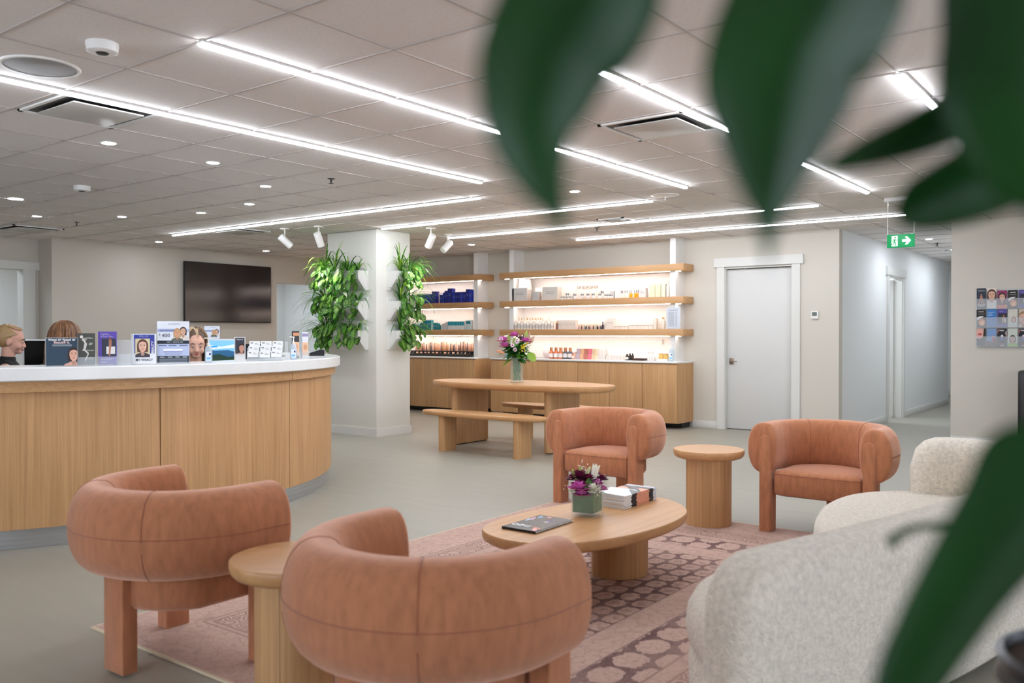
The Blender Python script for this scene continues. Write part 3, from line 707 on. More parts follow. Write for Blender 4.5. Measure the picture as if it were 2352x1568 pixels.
for k in range(6):
    a_ = 1394 + k * 6.7; pbox(a_, a_ + 6.5, 10, Z3, (228, 222, 216), 'carton', 'short white carton on the worktop, %s of six' % ORD[k], 'box', 'short white cartons')
for k, (a_, h) in enumerate(((1437, 14), (1444.5, 16), (1450.5, 16))):
    bottle(a_, a_ + (7 if k == 0 else 5.6), h, Z3, flat((44, 34, 34)), M_black, 'dark_bottle', 'small dark bottle on the worktop, %s of three' % ORD[k], 'bottle', 'small dark bottles', X=11.0, lab=flat((236, 232, 226)) if k == 0 else None)
pbox(1459, 1484, 5, Z3, (60, 34, 34), 'makeup_palette', 'flat dark palette on the worktop', 'palette', X=11.0, dpt=.12)
for k, a_ in enumerate((1487, 1492.5, 1498)):
    bottle(a_, a_ + 5, 20, Z3, flat((240, 234, 228)), flat((200, 196, 192)), 'spray_bottle', 'white bottle left of the two gold jars, %s of three' % ORD[k], 'bottle', 'white bottles on the worktop', X=11.03)
pbox(1511, 1538, 5, Z3, (238, 234, 226), 'riser_block', 'clear white riser under the two gold jars', 'stand', X=11.02, dpt=.12)
for k, a_ in enumerate((1513.5, 1525)):
    bottle(a_, a_ + 10.5, 12, Z3, mat('gold_jar', (226, 188, 108), .25), mat('gold_cap'), 'gold_jar', 'gold jar on the white riser, %s' % ('left one', 'right one')[k], 'jar', 'gold jars', X=11.02, z0=hgt(5, 5.7), capf=.2, neck=.9)
y, _w = pz(1524, 1534, Z3)
pp = onx(1524, 785, XW)
r = thing('wall_outlet', 'white electrical outlet cover on the wall above the gold jars', 'outlet', (XW, pp.y, pp.z), -PI / 2)
mb = MB(); mb.box((0, -.004, 0), (.075, .008, .115), M_white, bev=.003); mb.build('cover_plate', r); mb = MB(); mb.box((0, -.009, 0), (.036, .003, .07), flat((196, 190, 184)), bev=.001); mb.build('socket', r)

def sanitizer(loc, rz, H, label, cat='bottle'):
    r = thing('sanitizer_bottle', label, cat, loc, rz)
    k = H / .25
    el = [(.034 * k * math.cos(a_), .021 * k * math.sin(a_)) for a_ in [2 * PI * i / 24 for i in range(24)]]
    mb = MB(); mb.loft(el, [(.003 * k, 0), (0, .006 * k), (0, .12 * k), (.006 * k, .145 * k), (.012 * k, .16 * k)], mat('clear_gel_plastic', (205, 222, 234), .08, alpha=.55, spec=.8)); bb_ = mb.build('bottle_body', r)
    mb = MB(); mb.box((0, -.0215 * k, .065 * k), (.046 * k, .002, .085 * k), flat((232, 240, 248))); mb.box((.012 * k, -.0228 * k, .085 * k), (.016 * k, .001, .018 * k), flat((44, 60, 120)))
    mb.box((0, -.0228 * k, .045 * k), (.034 * k, .001, .02 * k), flat((110, 180, 226))); mb.build('label_sticker', bb_)
    mb = MB(); mb.lathe([(.012 * k, .158 * k), (.013 * k, .185 * k), (.006 * k, .19 * k), (.005 * k, .222 * k), (.010 * k, .224 * k), (.010 * k, .24 * k)], M_white, seg=14)
    mb.box((-.014 * k, 0, .234 * k), (.05 * k, .012 * k, .010 * k), M_white, bev=.002); mb.build('pump', r)
    return r
y, _w = pz(1538, 1550, Z3, 10.95); sanitizer((10.93, y, Z3), -PI / 2, .27, 'clear pump sanitizer bottle at the right end of the display worktop')

# --- bay beside the column: blue boxes on middle shelf
BL = [(942, 955, 20), (955, 962, 16), (962, 980, 21), (980, 992, 21), (996, 1005, 27), (1014, 1021, 19), (1021, 1024, 24), (1025, 1032, 28), (1032, 1042, 33), (1043, 1049, 24), (1049, 1055, 24), (1055, 1061, 24), (1061, 1067, 24), (1067, 1074, 24), (1074, 1081, 30), (1081, 1088, 29)]
for k, (a_, b_, h) in enumerate(BL):
    pbox(a_, b_, h, Z1, (22, 32, 120) if k % 3 else (34, 54, 156), 'product_box', 'navy blue box on the middle shelf beside the column, %s' % ORD[k], 'box', 'navy blue boxes', X=11.02, dpt=.09, txt=(110, 126, 190))
pbox(1006, 1013, 24, Z1, (226, 214, 220), 'display_card', 'pale card standing among the navy boxes', 'card', X=11.06, dpt=.02)
TL = [(948, 956, 14, 0), (957, 964, 15, 1), (968, 974, 16, 0), (974, 982, 22, 0), (982, 993, 22, 0), (993, 998, 16, 1), (998, 1004, 16, 0), (1004, 1008, 15, 0), (1008, 1013, 11, 0), (1016, 1020, 13, 2), (1021, 1026, 15, 2), (1026, 1031, 18, 2)]
for k, (a_, b_, h, t) in enumerate(TL):
    c_ = [(20, 126, 140), (190, 222, 222), (206, 206, 206)][t]
    pbox(a_, b_, h, Z2, c_, 'product_box', '%s box on the lowest shelf beside the column, %s' % (('teal', 'pale aqua', 'grey')[t], ORD[k]), 'box', 'teal boxes', X=11.02, txt=(220, 232, 232))
for k in range(7):
    a_ = 1032 + k * 5.3; pbox(a_, a_ + 5.2, 19, Z2, (226, 228, 224), 'product_box', 'white box with teal top, lowest shelf beside the column, %s' % ORD[k], 'box', 'white boxes with teal tops', X=11.02, band=(.52, 1, (28, 150, 168)))
pbox(1070, 1073, 21, Z2, (214, 220, 220), 'product_box', 'thin grey box near the upright beside the column', X=11.02)
pbox(1074, 1084, 22, Z2, (196, 214, 214), 'product_box', 'pale box with dark end nearest the upright beside the column', X=11.02, band=(.6, .9, (40, 130, 150)))
# makeup display on the worktop
y0_, y1_ = onx(942, 800, 11.0).y, onx(1088, 800, 11.0).y
r = thing('makeup_display_stand', 'makeup tester stand with pink backboard and black stepped tray on the worktop by the column', 'display stand', (11.0, (y0_ + y1_) / 2, Z3), -PI / 2)
Wm = abs(y0_ - y1_)
mb = MB(); mb.box((0, .0, .02), (Wm, .26, .04), M_black, bev=.004); mb.box((0, .07, .065), (Wm, .12, .05), M_black); mb.build('tray', r)
mb = MB(); mb.box((0, .14, .18), (Wm, .01, .28), mat('pink_backboard', (250, 214, 200), .5)); mb.text('makeup', .03, -Wm * .22, .295, flat((226, 180, 168)), y=.134); mb.build('backboard', r)
kk = 0
rr = random.Random(3)
xs_ = [(-.46 + .92 * i / 43) * Wm for i in range(44)]
for i, xx in enumerate(xs_):
    c_, cn_ = rr.choice([((60, 30, 28), 'dark brown'), ((130, 84, 54), 'brown'), ((190, 140, 92), 'golden beige'), ((36, 26, 26), 'black'), ((206, 150, 120), 'pinkish beige'), ((176, 120, 70), 'caramel')])
    hh = rr.uniform(.10, .16)
    if rr.random() < .12: continue
    mb = MB(); mb.lathe([(.0085, 0), (.0085, hh * .6), (.0065, hh * .62), (.0065, hh)], flat(c_, .3), seg=8)
    p_ = Matrix.Translation((11.0, (y0_ + y1_) / 2, Z3)) @ Matrix.Rotation(-PI / 2, 4, 'Z') @ Vector((xx, .09, .092))
    solo(mb, 'makeup_tube', 'slim %s makeup tube standing in the back row of the black tester tray' % cn_, 'makeup', p_, 0, cn_ + ' makeup tubes in the black tray'); kk += 1
for i in range(30):
    xx = (-.46 + .92 * i / 29) * Wm; c_, cn_ = rr.choice([((30, 26, 28), 'black'), ((60, 50, 48), 'charcoal'), ((206, 160, 128), 'beige'), ((120, 90, 76), 'brown'), ((30, 26, 28), 'black'), ((226, 182, 160), 'pale pink')])
    mb = MB(); T_ = Matrix.Rotation(rr.uniform(.5, 1.1), 4, 'X')
    mb.lathe([(.016, 0), (.017, .006), (.015, .012)], flat(c_, .35), seg=12, T=T_)
    mb.lathe([(.001, .0125), (.012, .0125)], flat(tuple(min(255, v + 50) for v in c_), .4), seg=12, T=T_)
    p_ = Matrix.Translation((11.0, (y0_ + y1_) / 2, Z3)) @ Matrix.Rotation(-PI / 2, 4, 'Z') @ Vector((xx, -.06 + .03 * (i % 2), .055))
    solo(mb, 'makeup_compact', 'small round %s makeup compact in the front rows of the black tester tray' % cn_, 'makeup', p_, -PI / 2, cn_ + ' makeup compacts in the black tray')
#PART2
# ================================================================== RECEPTION DESK
DC = Vector((3.5, 7.72))
def desk_t(px, R):
    """angle on the circle of radius R round the desk centre where the photo column px meets it (near side)"""
    d = ray(px, 800); d2 = Vector((d.x, d.y)).normalized(); b = d2.dot(DC); c = DC.length_squared - R * R
    q = max(0, b * b - c); t = b - math.sqrt(q); p = d2 * t; return math.atan2(p.y - DC.y, p.x - DC.x), p
def arc_solid(mb, r0, r1, z0, z1, a0, a1, m, n=72, bev=.006):
    fr = []
    for i in range(n + 1):
        a = a0 + (a1 - a0) * i / n; c, s_ = math.cos(a), math.sin(a)
        sec = [(r0, z0), (r1 - bev, z0), (r1, z0 + bev), (r1, z1 - bev), (r1 - bev, z1), (r0, z1)]
        fr.append([(c * r, s_ * r, z) for r, z in sec])
    return mb.sweep(fr, m, smooth=True)
A0, A1 = math.radians(-205), math.radians(12)
desk = thing('reception_desk', 'curved oak reception desk with thick white counter and steel kick band', 'desk', (DC.x, DC.y, 0))
mb = MB(); arc_solid(mb, 2.02, 2.50, 1.022, 1.105, A0, A1, M_quartz); o = mb.build('counter_slab', desk, auto=28)
mb = MB()
sa = desk_t(671, 2.455)[0]; g = .0012
arc_solid(mb, 2.30, 2.457, .952, 1.021, A0, sa - g, WX, bev=.002); mb.build('fascia_band', desk, auto=28)
mb = MB(); arc_solid(mb, 2.30, 2.457, .952, 1.021, sa + g, A1, WX, 40, bev=.002); mb.build('fascia_band', desk, auto=28)
s1 = desk_t(367.5, 2.42)[0]; s2 = desk_t(665, 2.42)[0]; s0 = s1 - (s2 - s1) * 1.35
cuts = [A0, s0, s1, s2, s2 + .55, A1]
for a_, b_ in zip(cuts[:-1], cuts[1:]):
    mb = MB(); arc_solid(mb, 2.33, 2.42, .12, .951, a_ + g, b_ - g, WZ, 30, bev=.001); mb.build('panel', desk, auto=28)
mb = MB(); arc_solid(mb, 2.30, 2.395, .0, .119, A0, A1, M_steel, bev=.001); mb.build('kick_band', desk, auto=28)
mb = MB(); arc_solid(mb, 2.28, 2.329, .12, 1.021, A0, A1, M_dark, bev=.001); mb.build('inner_wall', desk, auto=28)
mb = MB(); arc_solid(mb, 1.75, 2.279, .68, .72, A0, A1, M_white, bev=.002); mb.build('work_surface', desk, auto=28)
for a_ in [math.radians(v) for v in (-185, -155, -131, -90, -42, -12)]:
    mb = MB(); mb.box((0, 0, .34), (.45, .03, .678), M_white, T=Matrix.Rotation(a_, 4, 'Z') @ Matrix.Translation((2.03, 0, 0))); mb.build('support_panel', desk)
ZD = 1.105
def dpos(px, R=2.36):
    a_, p = desk_t(px, R); return (p.x, p.y, ZD)
def pw(px1, px2, p): return abs(px2 - px1) * depth(p) / FPX

# -------- printed art helpers (front is -y, x right, z up; sizes in metres)
def poly(mb, pts, y, m): mb.add([(p[0], y, p[1]) for p in pts], [tuple(range(len(pts)))], m)
def rect(mb, x0, z0, x1, z1, y, c): poly(mb, [(x0, z0), (x1, z0), (x1, z1), (x0, z1)], y, flat(c))
def oval(mb, cx, cz, rx, rz, y, c, n=20, rot=0):
    poly(mb, [(cx + rx * math.cos(t) * math.cos(rot) - rz * math.sin(t) * math.sin(rot), cz + rx * math.cos(t) * math.sin(rot) + rz * math.sin(t) * math.cos(rot)) for t in [2 * PI * i / n for i in range(n)]], y, flat(c))
def portrait(mb, cx, cz, s, skin, hair, shirt, y, look=0.0, zmin=None):
    """simple printed portrait, s = head height"""
    k = s; dk = tuple(int(v * .82) for v in skin)
    oval(mb, cx, cz + .03 * k, .46 * k, .60 * k, y, hair); poly(mb, [(cx - .46 * k, cz), (cx - .44 * k, cz - .55 * k), (cx + .44 * k, cz - .55 * k), (cx + .46 * k, cz)], y - .0001, flat(hair))
    poly(mb, [(cx - .75 * k, cz - 1.15 * k), (cx + .75 * k, cz - 1.15 * k), (cx + .66 * k, cz - .78 * k), (cx + .18 * k, cz - .58 * k), (cx - .18 * k, cz - .58 * k), (cx - .66 * k, cz - .78 * k)], y - .0002, flat(shirt))
    poly(mb, [(cx - .13 * k, cz - .85 * k), (cx + .13 * k, cz - .85 * k), (cx + .16 * k, cz - .35 * k), (cx - .16 * k, cz - .35 * k)], y - .0003, flat(dk))
    fx = cx + look * k
    poly(mb, [(fx - .10 * k, cz - .52 * k), (fx + .10 * k, cz - .52 * k), (fx + .25 * k, cz - .34 * k), (fx + .32 * k, cz - .05 * k), (fx + .31 * k, cz + .2 * k), (fx + .2 * k, cz + .42 * k), (fx, cz + .48 * k), (fx - .2 * k, cz + .42 * k), (fx - .31 * k, cz + .2 * k), (fx - .32 * k, cz - .05 * k), (fx - .25 * k, cz - .34 * k)], y - .0004, flat(skin))
    for sd in (-1, 1):
        oval(mb, fx + sd * .14 * k, cz + .06 * k, .065 * k, .03 * k, y - .0005, (60, 44, 40), 10)
        poly(mb, [(fx + sd * .06 * k, cz + .135 * k), (fx + sd * .22 * k, cz + .15 * k), (fx + sd * .22 * k, cz + .175 * k), (fx + sd * .06 * k, cz + .165 * k)], y - .0005, flat((90, 62, 50)))
    poly(mb, [(fx - .04 * k, cz - .14 * k), (fx + .05 * k, cz - .14 * k), (fx + .015 * k, cz + .05 * k)], y - .0005, flat(dk))
    oval(mb, fx, cz - .28 * k, .11 * k, .035 * k, y - .0005, (186, 92, 88), 12)
    poly(mb, [(fx - .3 * k, cz + .3 * k), (fx - .33 * k, cz), (fx - .37 * k, cz), (fx - .38 * k, cz + .3 * k), (fx - .1 * k, cz + .58 * k), (fx + .2 * k, cz + .56 * k), (fx + .38 * k, cz + .3 * k), (fx + .37 * k, cz), (fx + .33 * k, cz), (fx + .28 * k, cz + .32 * k), (fx, cz + .42 * k)], y - .0006, flat(hair))
def acrylic_holder(mb, W, H, D=.035):
    mb.box((0, D, H / 2), (W, .003, H), M_acryl); mb.box((0, -.002, H * .22), (W, .003, H * .44), M_acryl); mb.box((0, D / 2, .002), (W, D, .004), M_acryl)
    for s_ in (-1, 1): mb.box((s_ * W / 2, D / 2, H * .22), (.003, D, H * .44), M_acryl)
# 1. flyer in slanted frame
p = dpos(142); W = pw(108, 176, p); H = hgt(66, 0) if False else 66 * depth(p) / FPX
r = thing('flyer_stand', 'dark blue framed flyer asking Want it? Need it?, leftmost stand on the counter', 'sign', p, face_cam(p) )
mb = MB(); mb.box((0, .006, H / 2), (W, .008, H), M_acryl, bev=.001); mb.box((0, .03, .003), (W, .06, .006), M_acryl); mb.build('acrylic_frame', r)
mb = MB(); rect(mb, -W * .47, .004, W * .47, H * .98, 0.0, (44, 64, 82)); poly(mb, [(W * .2, .004), (W * .47, .004), (W * .47, H * .65), (W * .26, H * .5)], -.0003, flat((84, 104, 122)))
portrait(mb, W * .36, H * .40, H * .42, (214, 164, 142), (52, 36, 32), (206, 156, 134), -.001)
for mm in (mb,): mm.v = [Vector((max(-W * .47, min(W * .47, v.x)), v.y, max(.004, v.z))) for v in mm.v]
mb.text('Want it? Need it?', W * .115, 0, H * .92, M_paper, y=-.002, bold=.0004); mb.text('Beautifi it.', W * .12, 0, H * .83, flat((240, 206, 206)), y=-.002, bold=.0004)
for q in (.74, .705): rect(mb, -W * .28, H * q, W * .30, H * (q + .012), -.0018, (200, 210, 216))
mb.build('printed_flyer', r)
# 2. dark brochure with figure
p = dpos(198); W = pw(178, 215, p); H = 74 * depth(p) / FPX
r = thing('brochure_holder', 'clear holder with a stack of dark grey brochures showing a pale dancer', 'brochure', p, face_cam(p))
mb = MB(); acrylic_holder(mb, W * 1.1, H * .62); mb.build('acrylic_holder', r)
mb = MB(); mb.box((0, .016, H / 2 + .004), (W, .022, H * .98), flat((70, 70, 66)))
y_ = .0045
for k_, (cx_, cz_, a_, b_, t_) in enumerate(((-.1, .82, .16, .05, .3), (.2, .86, .2, .02, -.1), (.25, .68, .12, .04, .4))): oval(mb, cx_ * W, cz_ * H, a_ * W, b_ * H, y_, (150, 156, 140), 14, t_)
oval(mb, -.26 * W, .9 * H, .09 * W, .045 * H, y_ - .0002, (226, 220, 214))
for (p0, p1, w0) in (((-.2, .84), (-.02, .7), .06), ((-.02, .7), (-.1, .5), .08), ((-.1, .5), (.12, .38), .05), ((.12, .38), (-.05, .16), .035), ((-.12, .5), (-.2, .48), .05)):
    d = Vector(((p1[0] - p0[0]) * W, (p1[1] - p0[1]) * H)); n = Vector((-d.y, d.x)).normalized() * w0 * W
    poly(mb, [(p0[0] * W - n.x, p0[1] * H - n.y), (p1[0] * W - n.x * .8, p1[1] * H - n.y * .8), (p1[0] * W + n.x * .8, p1[1] * H + n.y * .8), (p0[0] * W + n.x, p0[1] * H + n.y)], y_ - .0003, flat((204, 200, 194)))
mb.text('Exquisite', W * .11, .22 * W, .48 * H, flat((220, 220, 210)), y=y_ - .0004)
for q in (.26, .23, .2): rect(mb, .05 * W, q * H, .4 * W, (q + .008) * H, y_ - .0003, (196, 190, 140))
mb.build('brochure_stack', r)
# 3. purple brochures
p = dpos(246); W = pw(228, 266, p); H = 77 * depth(p) / FPX
r = thing('brochure_holder', 'clear holder with purple brochures titled Tighter, Firmer Skin', 'brochure', p, face_cam(p) - .12)
mb = MB(); acrylic_holder(mb, W * 1.1, H * .6, .05); mb.build('acrylic_holder', r)
mb = MB(); mb.box((0, .025, H / 2 + .004), (W, .038, H * .98), flat((92, 72, 166))); y_ = .0055
rect(mb, -.3 * W, .26 * H, .5 * W, .8 * H, y_, (54, 56, 72)); rect(mb, -.05 * W, .34 * H, .44 * W, .56 * H, y_ - .0002, (224, 220, 218)); 
oval(mb, .16 * W, .8 * H, .07 * W, .04 * H, y_ - .0004, (120, 76, 60)); poly(mb, [(.08 * W, .62 * H), (.26 * W, .62 * H), (.24 * W, .77 * H), (.1 * W, .77 * H)], y_ - .0004, flat((166, 110, 88)))
poly(mb, [(.08 * W, .28 * H), (.16 * W, .28 * H), (.24 * W, .62 * H), (.1 * W, .62 * H)], y_ - .0003, flat((176, 122, 98)))
mb.text('Tighter,', W * .16, -.38 * W, .93 * H, flat((206, 196, 236)), y=y_ - .0006, align='LEFT'); mb.text('Firmer Skin', W * .15, -.38 * W, .86 * H, flat((206, 196, 236)), y=y_ - .0006, align='LEFT')
for q, l in ((.19, .7), (.165, .6), (.1, .4), (.075, .3)): rect(mb, -.36 * W, q * H, (-.36 + l) * W, (q + .012) * H, y_ - .0004, (196, 186, 228))
mb.build('brochure_stack', r)
# 4. empty acrylic pocket
p = dpos(287); W = pw(268, 302, p); H = 58 * depth(p) / FPX
mb = MB(); acrylic_holder(mb, W * 1.25, H); solo(mb, 'brochure_holder', 'empty clear acrylic holder between the purple brochures and the framed portrait card', 'holder', p, face_cam(p))
# 5. blue framed portrait card
p = dpos(330); W = pw(303, 358, p); H = 71 * depth(p) / FPX
r = thing('portrait_card_stand', 'white card stand with blue frame portrait reading MY VIVACY', 'sign', p, face_cam(p))
mb = MB(); mb.box((0, .006, H / 2), (W, .006, H), M_acryl); mb.box((0, .03, .003), (W, .06, .006), M_acryl); mb.build('acrylic_stand', r)
mb = MB(); rect(mb, -W * .42, .005, W * .48, H * .99, 0, (232, 234, 238)); rect(mb, -W * .38, H * .36, W * .42, H * .97, -.0003, (56, 66, 152)); rect(mb, -W * .32, H * .24, W * .24, H * .84, -.0006, (214, 200, 160))
n0 = len(mb.v); portrait(mb, -W * .04, H * .60, H * .36, (226, 180, 158), (96, 64, 52), (64, 56, 66), -.0009)
mb.v[n0:] = [Vector((max(-W * .32, min(W * .24, v.x)), v.y, max(H * .24, min(H * .84, v.z)))) for v in mb.v[n0:]]
mb.text('YOU X2', W * .10, 0, H * .91, flat((190, 198, 230)), y=-.002); mb.text('BEAUTY', W * .14, W * .35, H * .56, M_paper, y=-.002, rot90=True, bold=.0005)
mb.text('MY VIVACY', W * .13, W * .02, H * .15, flat((40, 40, 44)), y=-.002, bold=.0004); mb.build('printed_card', r)
# 6. $400 sign
def promo(mb, W, H, full=True):
    rect(mb, -W * .48, .008, W * .48, H * .99, 0, (226, 230, 238)); rect(mb, -W * .48, H * .74, W * .48, H * .82, -.0002, (178, 190, 222))
    portrait(mb, W * .30, H * .76, H * .17, (220, 176, 150), (74, 56, 48), (226, 212, 200), -.0006); portrait(mb, W * .12, H * .72, H * .18, (216, 164, 130), (196, 152, 100), (96, 100, 80), -.0014)
    if full:
        rect(mb, -W * .48, .008, W * .48, H * .55, -.0022, (186, 198, 228)); rect(mb, -W * .48, H * .47, W * .48, H * .545, -.0024, (38, 46, 56)); rect(mb, -W * .48, .01, W * .48, H * .19, -.0024, (58, 66, 76))
        rect(mb, -W * .3, H * .31, W * .28, H * .35, -.0026, (246, 246, 250)); rect(mb, -W * .3, H * .275, W * .28, H * .29, -.0026, (120, 104, 170))
        for (a_, b_, q) in ((-.44, -.2, .42), (-.14, .1, .42), (.18, .44, .42)): rect(mb, W * a_, H * q, W * b_, H * (q + .025), -.0026, (110, 124, 160))
        for q in (.04, .065, .09, .115): rect(mb, -W * .42, H * q, W * .42, H * (q + .008), -.0026, (160, 166, 176))
        for a_ in (-.4, -.16, .06, .28): rect(mb, W * a_, H * .155, W * (a_ + .13), H * .17, -.0026, (214, 218, 224))
        mb.text('MAY 1 - JUNE 30, 2024', W * .05, W * .05, H * .508, M_paper, y=-.003)
        mb.text('Alle Rewards Program', W * .055, W * .0, H * .235, flat((50, 54, 80)), y=-.003)
        mb.text('400', W * .17, -W * .22, H * .66, flat((70, 80, 100)), y=-.003); mb.text('$', W * .09, -W * .41, H * .685, flat((70, 80, 100)), y=-.003)
    mb.text('GALDERMA', W * .07, W * .03, H * .93, flat((150, 156, 168)), y=-.003); mb.text('rejuvenated', W * .10, -W * .2, H * .785, flat((60, 70, 120)), y=-.003)
p = dpos(398, 2.40); W = pw(363, 434, p); H = 99 * depth(p) / FPX
r = thing('price_sign', 'tall clear sign offering $400 with a couple, tallest on the counter', 'sign', p, face_cam(p))
mb = MB(); mb.box((0, .006, H / 2), (W, .006, H), M_acryl); mb.box((0, .0, .006), (W * .98, .07, .012), M_acryl, bev=.002); mb.build('acrylic_stand', r)
mb = MB(); promo(mb, W, H); mb.build('printed_sheet', r)
# 7 sanitizer
p = dpos(479, 2.40); sanitizer(p, face_cam(p), 61 * depth(p) / FPX, 'clear pump sanitizer bottle in front of the landscape monitor')
# 8 second couple sign, further back on work surface stand
p = atd(487, 800, 7.75); W = pw(470, 505, p); zt = 1.31 + (765 - 748) * 7.75 / FPX; H = .30
r = thing('price_sign', 'smaller couple sign behind the counter, above the landscape monitor', 'sign', (p.x, p.y, zt - H), face_cam(p))
mb = MB(); promo(mb, W, H * .66, False); mb.v = [v + Vector((0, 0, H * .34)) for v in mb.v]; mb.box((0, .006, H / 2), (W, .006, H), M_acryl); mb.box((0, .01, -(zt - H - .725) / 2 + 0), (.05, .01, zt - H - .725), M_acryl); mb.box((0, .01, .726 - (zt - H)), (W, .09, .006), M_acryl); mb.build('printed_sheet', r)
# monitors
def monitor(px, ytop, dep, W, H, label, scr, frame, art=None, back=False):
    p = atd(px, 800, dep); zt = 1.31 + (765 - ytop) * dep / FPX; zb = zt - H
    r = thing('computer_monitor', label, 'monitor', (p.x, p.y, .722), face_cam(p))
    mb = MB(); mb.box((0, 0, zt - .722 - H / 2), (W, .03, H), frame, bev=.004); mb.build('casing', r)
    mb = MB(); mb.box((0, -.0155, zt - .722 - H / 2), (W - .024, .002, H - .024), scr)
    if art: art(mb, W - .024, H - .024, zt - .722 - H / 2)
    mb.build('screen', r)
    mb = MB(); mb.tube([(0, .03, .01), (0, .03, zb - .722 + .05)], .015, M_steel); mb.box((0, .03, .006), (.2, .16, .012), M_steel, bev=.003); mb.build('stand', r)
def landscape(mb, W, H, zc):
    f = lambda x, z: (x * W / 2, zc + z * H / 2); y = -.017
    def em(c): return mat('screen_%d_%d_%d' % c, c, .3, emis=.5)
    poly(mb, [f(-1, .1), f(1, .1), f(1, 1), f(-1, 1)], y, em((120, 182, 220))); poly(mb, [f(-1, .55), f(-.2, .72), f(.3, .62), f(1, .78), f(1, .55), f(.2, .5), f(-.4, .42)], y - .0004, em((214, 228, 236)))
    poly(mb, [f(-1, .35), f(-.5, .5), f(0, .38), f(.6, .42), f(1, .3), f(1, -1), f(-1, -1)], y - .0008, em((44, 92, 130)))
    poly(mb, [f(-1, .1), f(-.55, .2), f(-.2, .1), f(.2, .18), f(.6, 0), f(1, .06), f(1, -1), f(-1, -1)], y - .0012, em((38, 62, 54))); poly(mb, [f(-1, -.25), f(-.3, -.05), f(.3, -.2), f(1, -.1), f(1, -1), f(-1, -1)], y - .0016, em((58, 76, 40)))
    poly(mb, [f(-.2, .68), f(.12, .68), f(.12, .58), f(-.2, .58)], y - .002, em((60, 150, 214)))
monitor(494, 778, 7.3, .36, .30, 'computer monitor showing a mountain landscape behind the sanitizer bottle', M_black, mat('silver_casing', (214, 218, 222), .35), landscape)
monitor(83, 779, 7.45, .20, .33, 'black screened monitor beside the ponytailed person at left', mat('off_screen', (8, 8, 10), .15), mat('silver_casing'))
monitor(593, 789, 7.6, .225, .20, 'black monitor top edge showing behind the business card rack', M_black, M_black)
# 10 card holder w/ dark flyer
p = dpos(551, 2.38); W = pw(538, 558, p); H = 57 * depth(p) / FPX
r = thing('flyer_stand', 'small arched stand with dark flyer, between monitor and business card rack', 'sign', p, face_cam(p))
mb = MB(); mb.prism([(-.01, 0), (.055, 0), (.045, .03), (.02, .07 * 1.0), (.006, H), (-.004, H)], -W * .62, W * .62, mat('pale_plastic', (214, 214, 212), .4), T=Matrix(((0, 0, 1, 0), (1, 0, 0, 0), (0, 1, 0, 0), (0, 0, 0, 1)))); mb.build('arched_stand', r)
mb = MB(); rect(mb, -W * .5, H * .33, W * .5, H * .97, -.0125, (52, 56, 66)); n0 = len(mb.v); portrait(mb, W * .2, H * .55, H * .3, (200, 150, 128), (50, 34, 32), (200, 150, 128), -.013)
mb.v[n0:] = [Vector((max(-W * .5, min(W * .5, v.x)), v.y, max(H * .33, v.z))) for v in mb.v[n0:]]
mb.text('Want it?', W * .2, 0, H * .9, M_paper, y=-.014); mb.build('printed_flyer', r)
# 11 business card rack
first_cards = None
p = dpos(608, 2.30); rz = face_cam(p)
r = thing('card_rack', 'clear tiered business card rack on the counter', 'card rack', p, rz)
mb = MB()
for i in range(3): mb.box((0, -.05 + .05 * i, .012 + .018 * i), (.26, .05, .024 + .036 * i), M_acryl)
mb.build('tiers', r)
for i in range(3):
    for j in range(3 if i else 3):
        q = Matrix.Translation(p) @ Matrix.Rotation(rz, 4, 'Z') @ Vector((-.085 + .085 * j + .006 * i, -.05 + .05 * i, .028 + .036 * i))
        if i == 0 and j == 1: q = q + Vector((0, 0, -.004))
        mb = MB(); mb.box((0, 0, .022), (.078, .018, .046), M_paper); rect(mb, -.03, .028, -.012, .036, -.0093, (120, 120, 124)); rect(mb, .0, .02, .03, .023, -.0093, (150, 150, 154)); rect(mb, .0, .028, .02, .031, -.0093, (150, 150, 154))
        solo(mb, 'business_card_stack', 'white business cards, %s in the %s tier of the rack' % (('left stack', 'centre stack', 'right stack')[j], ('front', 'middle', 'back')[i]), 'business cards', q, rz, 'business cards in the rack')
# 12 right-hand group
p = dpos(658, 2.42); H = 43 * depth(p) / FPX; mb = MB(); mb.box((0, 0, H / 2), (.025, .03, H), M_acryl, bev=.003); mb.box((0, 0, .006), (.06, .06, .012), M_acryl); solo(mb, 'acrylic_post', 'slim clear acrylic post left of the right-hand sanitizer', 'stand', p, face_cam(p))
p = dpos(674, 2.43); sanitizer(p, face_cam(p), 56 * depth(p) / FPX, 'clear pump sanitizer bottle near the right end of the counter')
for (px_, hh, c1_, c2_, lab, dr) in ((681, 64, (60, 56, 56), (214, 150, 110), 'dark brochures with a portrait, leaning behind the right-hand sanitizer', 2.30), (702, 61, (222, 224, 230), (150, 140, 176), 'pale brochures in a clear stand at the right end of the counter', 2.34)):
    p = dpos(px_, dr); W = .055; H = hh * depth(p) / FPX
    r = thing('brochure_holder', lab, 'brochure', p, face_cam(p) + .5)
    mb = MB(); acrylic_holder(mb, W * 1.2, H * .6); mb.build('acrylic_holder', r)
    mb = MB(); mb.box((0, .016, H / 2), (W, .02, H * .98), flat(c1_)); rect(mb, -W * .5, H * .1, W * .5, H * .6, .0055, (226, 186, 150)); oval(mb, 0, H * .42, W * .3, H * .1, .005, (206, 150, 116)); rect(mb, -W * .5, H * .82, W * .5, H * .93, .0055, c2_); mb.build('brochure_stack', r)
p = dpos(727, 2.2); rz = face_cam(p)
r = thing('payment_terminal', 'black payment terminal at the right end of the counter', 'card terminal', p, rz)
mb = MB(); mb.prism([(-.09, 0), (.07, 0), (.07, .05), (.03, .055), (-.09, .018)], -.045, .045, M_black, T=Matrix.Rotation(PI / 2, 4, 'X')); mb.build('casing', r)
